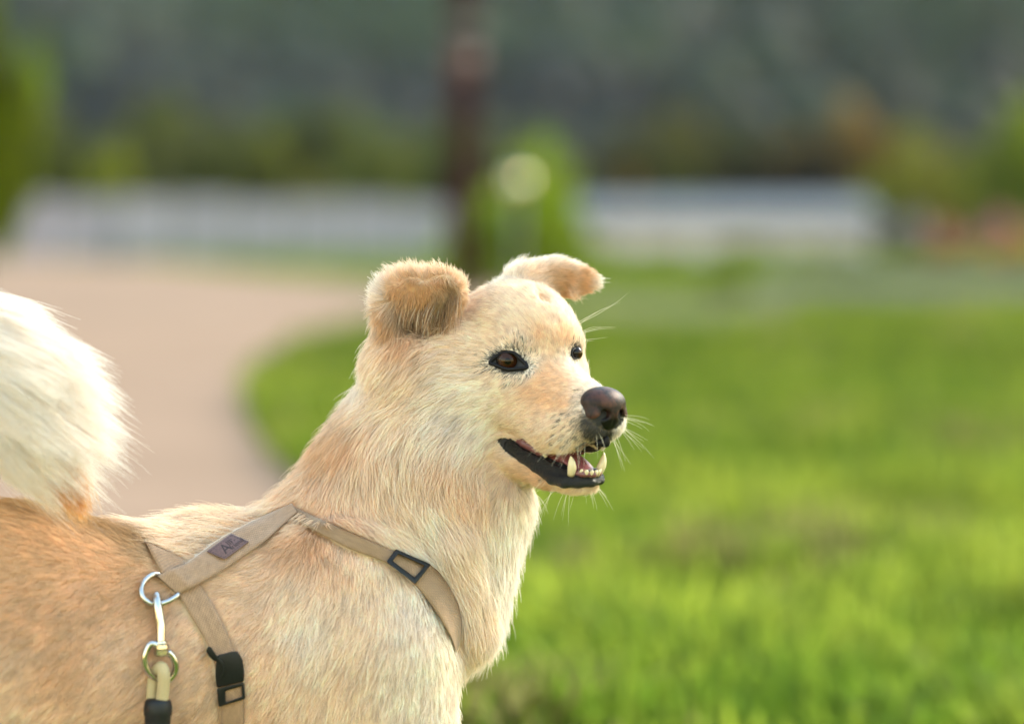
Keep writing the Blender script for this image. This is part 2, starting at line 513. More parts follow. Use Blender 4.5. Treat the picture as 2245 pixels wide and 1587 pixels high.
def box_along(name, a, b, z0, z1, t, off, m, parent, ribs=0):
    """an upright sheet from a to b; with pressed ribs when asked for"""
    a = a + fnm * off; b = b + fnm * off
    if not ribs:
        V = [q + fnm * k + np.array([0, 0, z]) for k in (0, t) for q, z in ((a, z0), (b, z0), (b, z1), (a, z1))]
        F = [(0, 1, 2, 3), (7, 6, 5, 4), (0, 4, 5, 1), (1, 5, 6, 2), (2, 6, 7, 3), (3, 7, 4, 0)]
        return mesh_np(name, np.array(V), F, m, parent, smooth=False)
    V, F = [], []
    n_ = ribs * 4 + 1
    for i in range(n_):
        q = a + (b - a) * i / (n_ - 1); k = t if (i % 4) in (1, 2) else 0
        for kk in (k, k - 0.01):
            V += [q + fnm * kk + np.array([0, 0, z0]), q + fnm * kk + np.array([0, 0, z1])]
    for i in range(n_ - 1):
        o = i * 4
        F += [(o, o + 4, o + 5, o + 1), (o + 2, o + 3, o + 7, o + 6), (o + 1, o + 5, o + 7, o + 3)]
    return mesh_np(name, np.array(V), F, m, parent, smooth=False)


NP = 9
for i in range(NP):
    a = F0 + fd_ * fl * i / NP; b = F0 + fd_ * fl * (i + 1) / NP
    top = 1.01 - 0.09 * i / NP + 0.03 * math.sin(i * 2.1)
    box_along('panel', a + fd_ * 0.05, b - fd_ * 0.05, 0.06, top, 0.02, 0.0, m_white, FENCE, ribs=5)
    box_along('post', a - fd_ * 0.04, a + fd_ * 0.04, 0, top + 0.06, 0.07, -0.085, m_post, FENCE)
    box_along('rail', a + fd_ * 0.042, b - fd_ * 0.042, top - 0.2, top - 0.14, 0.03, -0.045, m_post, FENCE)

m_roof = mat('grey_roof', (0.09948, 0.09948, 0.1074), 0.5, **{'Specular_IOR_Level': 0.05})
noise_color(m_roof, 2, [(0.3, (0.07956, 0.07956, 0.08754)), (0.7, (0.1193, 0.1193, 0.1273))])
m_wallw = mat('pale_wall', (0.3315, 0.3315, 0.2785), 0.7, **{'Specular_IOR_Level': 0.05})
noise_color(m_wallw, 1.5, [(0.3, (0.4455, 0.388, 0.3938)), (0.7, (0.594, 0.5114, 0.5191))], 5)
sa, sb = at_dist(1235, HORIZON, 40), at_dist(1900, HORIZON, 41)
z_e = at_dist(1500, 487, 40)[2]; z_r = at_dist(1500, 440, 43)[2]
SHED = empty('shed', (sa[0], sa[1], 0), 'long low pale shed with a grey sloping roof', 'shed')
x0, x1, y0_, y1_ = sa[0], sb[0], sa[1], sa[1] + 3.2
nb = 6
for i in range(nb):
    xa, xb = x0 + (x1 - x0) * i / nb + 0.03, x0 + (x1 - x0) * (i + 1) / nb - 0.03
    V = [(xa, y0_, 0.02), (xb, y0_, 0.02), (xb, y0_, z_e), (xa, y0_, z_e), (xa, y0_ + .06, 0.02), (xb, y0_ + .06, 0.02), (xb, y0_ + .06, z_e), (xa, y0_ + .06, z_e)]
    mesh_np('wall_panel', np.array(V), [(0, 1, 2, 3), (7, 6, 5, 4), (0, 4, 5, 1), (1, 5, 6, 2), (2, 6, 7, 3), (3, 7, 4, 0)], m_wallw, SHED, smooth=False)
V = [(x0 + .03, y0_ + .07, 0), (x1 - .03, y0_ + .07, 0), (x1 - .03, y1_, 0), (x0 + .03, y1_, 0)]
V = V + [(a, b_, z_e - .02) for a, b_, c in V]
mesh_np('wall', np.array(V), [(0, 1, 5, 4), (1, 2, 6, 5), (2, 3, 7, 6), (3, 0, 4, 7)], m_wallw, SHED, smooth=False)
ym = (y0_ + y1_) / 2
for s_ in (0, 1):
    ya = y0_ - 0.12 if s_ == 0 else y1_ + 0.12
    V = [(x0 - .1, ya, z_e), (x1 + .1, ya, z_e), (x1 + .1, ym, z_r), (x0 - .1, ym, z_r)]
    V = V + [(a, b_, c + 0.05) for a, b_, c in V]
    mesh_np('roof', np.array(V), [(3, 2, 1, 0), (4, 5, 6, 7), (0, 1, 5, 4), (1, 2, 6, 5), (2, 3, 7, 6), (3, 0, 4, 7)], m_roof, SHED, smooth=False)

m_pole = mat('pole_wood', (0.03544, 0.01444, 0.01323), 0.85, **{'Specular_IOR_Level': 0.05})
_nz, _r = noise_color(m_pole, 3, [(0.3, (0.01702, 0.005676, 0.00602)), (0.7, (0.03873, 0.01278, 0.01386))], 6, stretch=(6, 6, 0.5)); bump(m_pole, _nz.outputs['Fac'], 0.6, 0.01)
pp = at_dist(1018, HORIZON, 22)
POLE = empty('utility_pole', (pp[0], pp[1], 0), 'tall dark brown utility pole behind the dog', 'pole')
V, F = tube(np.array([(pp[0], pp[1], z) for z in np.linspace(-0.05, 9, 14)]), np.linspace(0.135, 0.105, 14), 20)
mesh_np('shaft', V, F, m_pole, POLE)
m_band = mat('rust_band', (0.08, 0.03, 0.025), 0.6); noise_color(m_band, 8, [(0.3, (0.06, 0.025, 0.02)), (0.7, (0.11, 0.042, 0.034))])
z = at_dist(1018, 140, 22)[2]
V, F = tube(np.array([(pp[0], pp[1], z + d) for d in (-.12, .12)]), 0.136, 20); mesh_np('rust_band', V, F, m_band, POLE)
z = at_dist(1018, 60, 22)[2]
V, F = tube(np.array([(pp[0], pp[1], z + d) for d in (-.03, .03)]), 0.139, 20); mesh_np('steel_band', V, F, m_post, POLE)

m_cream = mat('polished_brass', (0.66, 0.58, 0.36), 0.17, Metallic=1.0)
lp = at_dist(1135, 402, 23.0)
GLINT = empty('glint_ball', (lp[0], lp[1], 0), 'small shiny round lamp on a thin post, added for the sun glint, before the bright green shrub', 'ball')  # added polished ball, placed to catch the sun as a pale glint
V, F = tube(np.array([(lp[0], lp[1], z_) for z_ in (0, .3, lp[2] - .1)]), [0.03, 0.02, 0.02], 10); mesh_np('post', V, F, m_post, GLINT)
th = np.linspace(0, np.pi, 24)
V, F = tube(np.array([(lp[0], lp[1], lp[2] - 0.11 * math.cos(t)) for t in th]), 0.11 * np.sin(th) + 1e-4, 32); mesh_np('globe', V, F, m_cream, GLINT)

m_navy = mat('navy_plastic', (0.06, 0.075, 0.12), 0.5)
bp_ = at_dist(246, HORIZON, 35.5)
BOL = empty('bollard', (bp_[0], bp_[1], 0), 'small dark blue bollard at the foot of the white fence', 'bollard')
prof = [(0, .075), (.02, .08), (.36, .06), (.42, .07), (.46, .055), (.48, .02)]
V, F = tube(np.array([(bp_[0], bp_[1], z_) for z_, r_ in prof]), [r_ for z_, r_ in prof], 16); mesh_np('body', V, F, m_navy, BOL)
V, F = tube(np.array([(bp_[0], bp_[1], z_) for z_ in (.27, .32)]), [.072, .07], 16); mesh_np('band', V, F, m_white, BOL)

# ------------------------------------------------------------------ hill and forest
def hill_z(x, y):
    t = np.maximum(y - 230, 0)
    rid = 5.0 * np.sin(x * 0.045 + y * 0.020) + 4.0 * np.sin(x * 0.021 - y * 0.03 + 1.3) + 2.5 * np.sin(x * .11 + y * .05)
    return t * 0.34 + rid * np.clip(t / 60, 0, 1)


gx, gy = np.meshgrid(np.linspace(-420, 420, 85), np.linspace(215, 760, 60), indexing='ij')
gz = hill_z(gx, gy) - 0.3
V = np.stack([gx, gy, gz], -1).reshape(-1, 3)
ii = np.arange(85 * 60).reshape(85, 60)
F = np.stack([ii[:-1, :-1], ii[1:, :-1], ii[1:, 1:], ii[:-1, 1:]], -1).reshape(-1, 4)
m_hill = mat('hill_floor', (0.035, 0.05, 0.02), 0.95, **{'Specular_IOR_Level': 0.05})
tag(mesh_np('hill', V, F, m_hill), kind='structure')


def forest():
    r = np.random.default_rng(12)
    n_ = 2600
    x = r.uniform(-130, 130, n_); y = 228 + 190 * r.random(n_) ** 1.2
    z = hill_z(x, y)
    # one lumpy crown: a subdivided octahedron, jittered per copy
    bm = bmesh.new(); bmesh.ops.create_icosphere(bm, subdivisions=2, radius=1.0)
    bv = np.array([v.co[:] for v in bm.verts]); bf = np.array([[v.index for v in f.verts] for f in bm.faces]); bm.free()
    m_ = len(bv)
    sz = r.uniform(2.2, 4.6, n_)
    V = bv[None] * (1 + 0.22 * r.normal(size=(n_, m_, 1))) * sz[:, None, None] * np.array([1, 1, 1.15])
    V = V + np.stack([x, y, z + sz * 1.0], 1)[:, None]
    F = (bf[None] + (np.arange(n_) * m_)[:, None, None]).reshape(-1, 3)
    o = mesh_np('forest', V.reshape(-1, 3), F, m_leaf, smooth=False)
    P3 = np.stack([x, y, z], 1)
    Q3 = np.stack([(x * 0.75 + y * 0.55), (y * 0.75 - x * 0.5) * 0.4, z * 0], 1)      # ridge light and dark painted in as streaks down to the right
    t = np.clip(0.42 + 0.75 * lattice_noise(Q3, 13, 61, 1)[:, 0] + 0.45 * lattice_noise(P3, 30, 63, 1)[:, 0] + r.normal(0, .16, n_), 0, 1)[:, None]
    c = np.array([[0.004, 0.007, 0.0045]]) * (1 - t) + np.array([[0.029, 0.056, 0.010]]) * t
    br = lattice_noise(P3, 22, 62, 1)[:, 0] > 0.5
    c[br] = c[br] * 0.5 + np.array([0.022, 0.020, 0.009])
    ww = at_dist(210, 15, 290); k_ = np.exp(-((x - ww[0]) / 9) ** 2 - ((z - ww[2]) / 5) ** 2)[:, None]
    c = c * (1 - 0.6 * k_) + np.array([[0.13, 0.14, 0.12]]) * 0.6 * k_               # crowns blended paler high on the left
    o.data.attributes.new('shade', 'FLOAT_COLOR', 'POINT').data.foreach_set('color', np.repeat(np.concatenate([c, np.ones((n_, 1))], 1), m_, axis=0).astype(np.float32).ravel())
    o.color = (1, 1, 1, 1)
    tag(o, 'dark wooded hillside filling the top of the view', 'forest', kind='stuff')


forest()

# ------------------------------------------------------------------ haze
HAZE = 0.00014
if HAZE > 0:
    m_haze = bpy.data.materials.new('haze'); m_haze.use_nodes = True
    hn = m_haze.node_tree.nodes; hn.clear()
    ho = hn.new('ShaderNodeOutputMaterial'); pv = hn.new('ShaderNodeVolumePrincipled')
    pv.inputs['Color'].default_value = (0.86, 0.90, 0.95, 1); pv.inputs['Density'].default_value = HAZE; pv.inputs['Anisotropy'].default_value = 0.2
    m_haze.node_tree.links.new(pv.outputs[0], ho.inputs['Volume'])
    V = [(x, y, z) for z in (-1.5, 215) for x, y in ((-430, -70), (430, -70), (430, 770), (-430, 770))]
    tag(mesh_np('haze', np.array(V), [(3, 2, 1, 0), (4, 5, 6, 7), (0, 1, 5, 4), (1, 2, 6, 5), (2, 3, 7, 6), (3, 0, 4, 7)], m_haze, smooth=False), kind='stuff')

# ------------------------------------------------------------------ distance-field modelling
def rot(ax, deg):
    a = math.radians(deg); c, s = math.cos(a), math.sin(a)
    return {'x': np.array([[1, 0, 0], [0, c, -s], [0, s, c]]), 'y': np.array([[c, 0, s], [0, 1, 0], [-s, 0, c]]),
            'z': np.array([[c, -s, 0], [s, c, 0], [0, 0, 1]])}[ax]


class Field:
    def __init__(self, lo, hi, h):
        self.lo = np.asarray(lo, float); self.h = h
        self.n = np.ceil((np.asarray(hi, float) - self.lo) / h).astype(int) + 1
        self.D = np.full(self.n, 1e4, np.float32)

    def _sub(self, lo, hi):
        a = np.clip(np.floor((lo - self.lo) / self.h).astype(int), 0, self.n)
        b = np.clip(np.ceil((hi - self.lo) / self.h).astype(int) + 1, 0, self.n)
        if np.any(b <= a):
            return None
        g = [((np.arange(a[i], b[i]) * self.h) + self.lo[i]).astype(np.float32) for i in range(3)]
        return tuple(slice(a[i], b[i]) for i in range(3)), g[0][:, None, None], g[1][None, :, None], g[2][None, None, :]

    def _merge(self, sl, d, k, cut):
        A = self.D[sl]
        if cut:
            hh = np.maximum(k - np.abs(A + d), 0) / k
            self.D[sl] = np.maximum(A, -d) + hh * hh * k * 0.25
        else:
            hh = np.maximum(k - np.abs(A - d), 0) / k
            self.D[sl] = np.minimum(A, d) - hh * hh * k * 0.25

    def ell(self, c, r, R=None, k=30.0, cut=False):
        """ellipsoid; the columns of R are its axes"""
        c = np.asarray(c, float); r = np.broadcast_to(np.asarray(r, float), 3)
        m = max(r) + k + 4 * self.h
        s = self._sub(c - m, c + m)
        if s is None: return
        sl, X, Y, Z = s
        X, Y, Z = X - c[0], Y - c[1], Z - c[2]
        R = np.eye(3) if R is None else np.asarray(R)
        q = [(X * R[0, i] + Y * R[1, i] + Z * R[2, i]) for i in range(3)]
        k0 = np.sqrt(sum((q[i] / r[i]) ** 2 for i in range(3))) + 1e-6
        k1 = np.sqrt(sum((q[i] / r[i] ** 2) ** 2 for i in range(3))) + 1e-9
        self._merge(sl, (k0 * (k0 - 1) / k1).astype(np.float32), k, cut)

    def cap(self, a, b, ra, rb, k=30.0, cut=False, ws=1.0):
        """tapered capsule; ws scales its thickness along the view depth"""
        a = np.asarray(a, float); b = np.asarray(b, float)
        m = max(ra, rb) * max(1, ws) + k + 4 * self.h
        s = self._sub(np.minimum(a, b) - m, np.maximum(a, b) + m)
        if s is None: return
        sl, X, Y, Z = s
        ba = b - a; ba[2] /= ws
        X, Y, Z = X - a[0], Y - a[1], (Z - a[2]) / ws
        h = np.clip((X * ba[0] + Y * ba[1] + Z * ba[2]) / np.dot(ba, ba), 0, 1)
        d = np.sqrt((X - ba[0] * h) ** 2 + (Y - ba[1] * h) ** 2 + (Z - ba[2] * h) ** 2) - (ra + (rb - ra) * h)
        self._merge(sl, d.astype(np.float32), k, cut)

    def chain(self, pts, rad, k=20.0, cut=False, ws=1.0):
        for i in range(len(pts) - 1):
            self.cap(pts[i], pts[i + 1], rad[i], rad[i + 1], k, cut, ws)

    def surface(self):
        D = self.D; n = self.n
        ins = D < 0
        cnt = np.zeros(n - 1, np.int8)
        cs = [(i, j, k) for i in (0, 1) for j in (0, 1) for k in (0, 1)]
        sl = lambda c: tuple(slice(c[a], n[a] - 1 + c[a]) for a in range(3))
        for c in cs: cnt += ins[sl(c)]
        cells = np.argwhere((cnt > 0) & (cnt < 8))
        acc = np.zeros((len(cells), 3)); num = np.zeros(len(cells))
        val = {c: D[cells[:, 0] + c[0], cells[:, 1] + c[1], cells[:, 2] + c[2]].astype(float) for c in cs}
        for c in cs:
            for a in range(3):
                if c[a] == 0:
                    e = list(c); e[a] = 1; e = tuple(e)
                    x = (val[c] < 0) != (val[e] < 0)
                    t = np.where(x, val[c] / (val[c] - val[e] + 1e-12), 0)
                    p = np.tile(np.array(c, float), (len(cells), 1)); p[:, a] = t
                    acc += p * x[:, None]; num += x
        V = (cells + acc / num[:, None]) * self.h + self.lo
        idx = np.full(n - 1, -1, np.int32); idx[tuple(cells.T)] = np.arange(len(cells))
        F = []
        for a in range(3):
            b, c = (a + 1) % 3, (a + 2) % 3
            s0 = [slice(1, n[i] - 1) for i in range(3)]; s0[a] = slice(0, n[a] - 1)
            s1 = list(s0); s1[a] = slice(1, n[a])
            A, B = ins[tuple(s0)], ins[tuple(s1)]
            e = np.argwhere(A != B)
            flip = A[tuple(e.T)]
            off = np.array([1, 1, 1]); off[a] = 0
            e = e + off
            q = []
            for db, dc in ((-1, -1), (0, -1), (0, 0), (-1, 0)):
                t = e.copy(); t[:, b] += db; t[:, c] += dc
                q.append(idx[tuple(t.T)])
            q = np.stack(q, 1)
            q[~flip] = q[~flip][:, ::-1]
            F.append(q)
        F = np.concatenate(F)
        return V, F[(F >= 0).all(1)]


def smooth_mesh(V, F, it=2, lam=0.5):
    n = len(V)
    E = np.concatenate([F[:, [0, 1]], F[:, [1, 2]], F[:, [2, 3]], F[:, [3, 0]]])
    deg = np.bincount(E.ravel(), minlength=n).astype(float)
    for _ in range(it):
        A = np.zeros_like(V)
        for c in range(3):
            A[:, c] = np.bincount(E[:, 0], V[E[:, 1], c], n) + np.bincount(E[:, 1], V[E[:, 0], c], n)
        V = V + lam * (A / np.maximum(deg, 1)[:, None] - V)
    return V


def normals(V, F):
    d1 = V[F[:, 2]] - V[F[:, 0]]; d2 = V[F[:, 3]] - V[F[:, 1]]
    fn = np.cross(d1, d2)
    N = np.zeros_like(V)
    for c in range(3):
        for j in range(4):
            N[:, c] += np.bincount(F[:, j], fn[:, c], len(V))
    return N / (np.linalg.norm(N, axis=1, keepdims=True) + 1e-9)

# ------------------------------------------------------------------ the dog: body
YAW, HP_ = math.radians(52), math.radians(12)
HF = np.array([math.cos(YAW) * math.cos(HP_), math.sin(HP_), -math.sin(YAW) * math.cos(HP_)])
HN = np.array([-math.sin(YAW), 0, -math.cos(YAW)])
HU = np.cross(HF, HN); HU = HU if HU[1] < 0 else -HU
HO = pf(1184, 780, 0)
HR = np.stack([HF, HN, HU], 1)             # axes of the head: forward, towards the camera side, up


def hp(f, n, u):
    return HO + f * HF + n * HN + u * HU


EYE_UV = (1113, 791)


def head_local(p):
    q = np.asarray(p) - HO
    return q @ HF, q @ HN, q @ HU


TAIL = [(-420, 1200, -270, 70), (-490, 980, -285, 80), (-430, 800, -295, 95), (-300, 725, -300, 105), (-160, 745, -300, 98),
        (-58, 805, -300, 80), (0, 872, -300, 46)]


def build_body():
    fd = Field((-1750, -270, -680), (300, 1300, 420), 7.0)
    # trunk
    fd.cap(pf(560, 1425, 60), pf(60, 1392, -130), 262, 248, 40, ws=0.86)
    fd.cap(pf(60, 1392, -130), pf(-330, 1380, -260), 248, 240, 60, ws=0.86)
    fd.ell(pf(640, 1420, 70), (330, 285, 225), rot('y', -20), 60)
    fd.ell(pf(470, 1310, 50), (190, 178, 150), None, 50)
    fd.cap(pf(0, 1370, -150), pf(-330, 1360, -260), 250, 245, 60, ws=0.86)
    # neck
    fd.cap(pf(980, 850, 70), pf(925, 1060, 110), 165, 208, 70, ws=0.82)
    fd.ell(pf(885, 790, 40), (70, 85, 70), None, 50)
    fd.cap(pf(920, 1060, 110), pf(865, 1270, 130), 216, 234, 70, ws=0.82)
    fd.cap(pf(840, 1090, 130), pf(640, 1300, 90), 155, 170, 60)
    # chest
    fd.ell(pf(905, 1290, 110), (170, 200, 150), None, 70)
    fd.cap(pf(1064, 1105, 60), pf(1000, 1340, 40), 84, 72, 60)
    # bib of the ruff hanging in front of the shoulder
    fd.cap(pf(985, 1170, -20), pf(1038, 1380, 0), 58, 35, 26)
    # shoulder and upper arm
    fd.ell(pf(735, 1430, -70), (225, 285, 110), rot('z', 10), 50)
    fd.cap(pf(861, 1420, -60), pf(886, 1760, -20), 135, 112, 60)
    # head
    fd.ell(hp(-85, 0, 24), (156, 114, 121), HR, 40)
    fd.ell(hp(-22, 0, 30), (70, 70, 66), HR, 40)
    for s in (1, -1):
        fd.ell(hp(-75, s * 80, -75), (112, 60, 95), HR, 50)
        fd.ell(hp(15, s * 62, -42), (60, 38, 45), HR, 40)
        fd.ell(hp(0, s * 60, 30), (40, 32, 24), HR, 30)
    fd.ell(hp(-130, 0, -70), (150, 130, 130), HR, 50)
    # furrow between the brows
    fd.chain([hp(-34, 0, 142), hp(-8, 0, 106), hp(24, 0, 68), hp(45, 0, 30)], [2, 10, 13, 8], 24, cut=True)
    # muzzle
    fd.cap(hp(30, 0, -66), hp(206, 0, -83), 76, 54, 40)
    for s in (1, -1):
        fd.cap(hp(40, s * 34, -108), hp(118, s * 30, -136), 62, 47, 30)
        fd.cap(hp(118, s * 30, -137), hp(165, s * 28, -130), 48, 42, 24)
        fd.cap(hp(165, s * 28, -130), hp(222, s * 25, -94), 42, 36, 24)
    fd.cap(hp(90, 0, -190), hp(215, 0, -164), 24, 22, 16, cut=True)
    # lower jaw
    for s in (1, -1):
        fd.cap(hp(-30, s * 46, -202), hp(110, s * 30, -238), 52, 23, 26)
        fd.cap(hp(110, s * 30, -238), hp(203, s * 18, -237), 23, 18, 22)
    fd.cap(hp(-40, 0, -212), hp(170, 0, -243), 60, 19, 30)
    # near ear: cup, folded flap
    fd.ell(pf(905, 684, 18), (82, 92, 48), rot('z', -14), 36)
    fd.ell(pf(932, 708, -62), (64, 50, 84), None, 16, cut=True)
    fd.ell(pf(930, 626, -36), (84, 39, 18), rot('z', -1) @ rot('x', 28), 14)
    fd.ell(pf(918, 650, -54), (56, 34, 15), rot('z', 4) @ rot('x', 22), 14)
    fd.ell(pf(990, 642, 5), (26, 34, 34), None, 30)
    # far ear: flat leaf pointing away
    fd.cap(pf(1150, 622, 90), pf(1215, 612, 120), 42, 40, 30, ws=0.6)
    fd.ell(pf(1236, 607, 120), (86, 35, 16), rot('z', 9), 16)
    # tail core
    fd.chain([pf(*t[:3]) for t in TAIL], [t[3] for t in TAIL], 30)
    # legs

    def leg(pts, rad):
        fd.chain(pts, rad, 40)
    G = 2535
    leg([pf(870, 1650, -20), pf(840, 1960, 0), pf(850, 2250, 0), pf(860, G - 60, 0), pf(905, G - 45, -20)], [115, 78, 56, 46, 52])
    leg([pf(800, 1650, 200), pf(790, 1960, 220), pf(800, 2250, 220), pf(810, G - 130, 220), pf(855, G - 115, 200)], [115, 78, 56, 46, 52])
    for w in (-360, -170):
        g = G + 95 if w < -300 else G + 5
        leg([pf(-290, 1480, w), pf(-230, 1760, w), pf(-420, 2050, w), pf(-380, 2270, w), pf(-370, g - 20, w), pf(-325, g, w)], [190, 110, 66, 50, 48, 52])
    # eye sockets, set into the skin where the photo shows the eye
    V, F = fd.surface()
    tr = BVHTree.FromPolygons([tuple(v) for v in V.tolist()], [tuple(f) for f in F.tolist()])

    def hit0(u, v):
        p, n, i, _ = tr.ray_cast(Vector((0, 0, -FPX)), Vector((u - IMG_W / 2, v - IMG_H / 2, FPX)).normalized())
        return np.array(p)
    lids = [hit0(*q) for q in ((1070, 796), (1078, 787), (1090, 779), (1105, 773), (1121, 771), (1133, 776), (1142, 786), (1157, 800), (1156, 808),
                               (1141, 809), (1121, 811), (1105, 809), (1091, 803), (1079, 799))]
    e = hit0(*EYE_UV)
    view = np.array([EYE_UV[0] - IMG_W / 2, EYE_UV[1] - IMG_H / 2, FPX]); view /= np.linalg.norm(view)
    eye = e + view * 22
    ef, en, eu = head_local(eye)
    mf, mn, mu = head_local(e + view * 2)
    fd.ell(hp(mf, mn, mu), (25, 22, 17), HR, 8, cut=True)
    fl = [hit0(*q) for q in ((1253, 775), (1255, 768), (1260, 764), (1268, 765), (1268, 772), (1266, 780), (1261, 788), (1255, 783))]
    e2 = hit0(1261, 774)
    fd.ell(e2, 13, None, 5, cut=True)
    far = e2 + view * 11
    V, F = fd.surface()
    return smooth_mesh(V, F, 2), F, (ef, en, eu), np.array([head_local(l) for l in lids]), far, np.array(fl)


BV, BF, EYE_L, LIDS, EYE_FAR, LIDS_FAR = build_body()
BN = normals(BV, BF)
BODY_TREE = BVHTree.FromPolygons([tuple(v) for v in BV.tolist()], [tuple(f) for f in BF.tolist()])


def hit(u, v):
    """first body surface seen at a photo position -> point, normal (dog frame)"""
    o = Vector((0, 0, -FPX)); d = Vector((u - IMG_W / 2, v - IMG_H / 2, FPX)).normalized()
    p, n, i, _ = BODY_TREE.ray_cast(o, d)
    if p is None:
        return None, None
    return np.array(p), np.array(n)


_foot = to_world(pf(500, 1500, 60))
DOG = empty('dog', (_foot[0], _foot[1], 0.0), 'cream and tan dog in a beige harness looking right with open mouth', 'dog')

# ------------------------------------------------------------------ the dog: coat map
# (photo u, v, direction u, v, length, lift, colour)
CREAM = (0.945, 0.755, 0.585); PALE = (0.96, 0.83, 0.72); WHITE = (0.88, 0.80, 0.73); TAN = (0.79, 0.515, 0.305)
ORANGE = (0.38, 0.215, 0.085); PEACH = (0.885, 0.62, 0.41); BROWN = (0.66, 0.36, 0.15); BLACK = (0.30, 0.20, 0.12)
GREY = (0.941, 0.77, 0.64); SAND = (0.90, 0.67, 0.485); UMBER = (0.26, 0.15, 0.085)
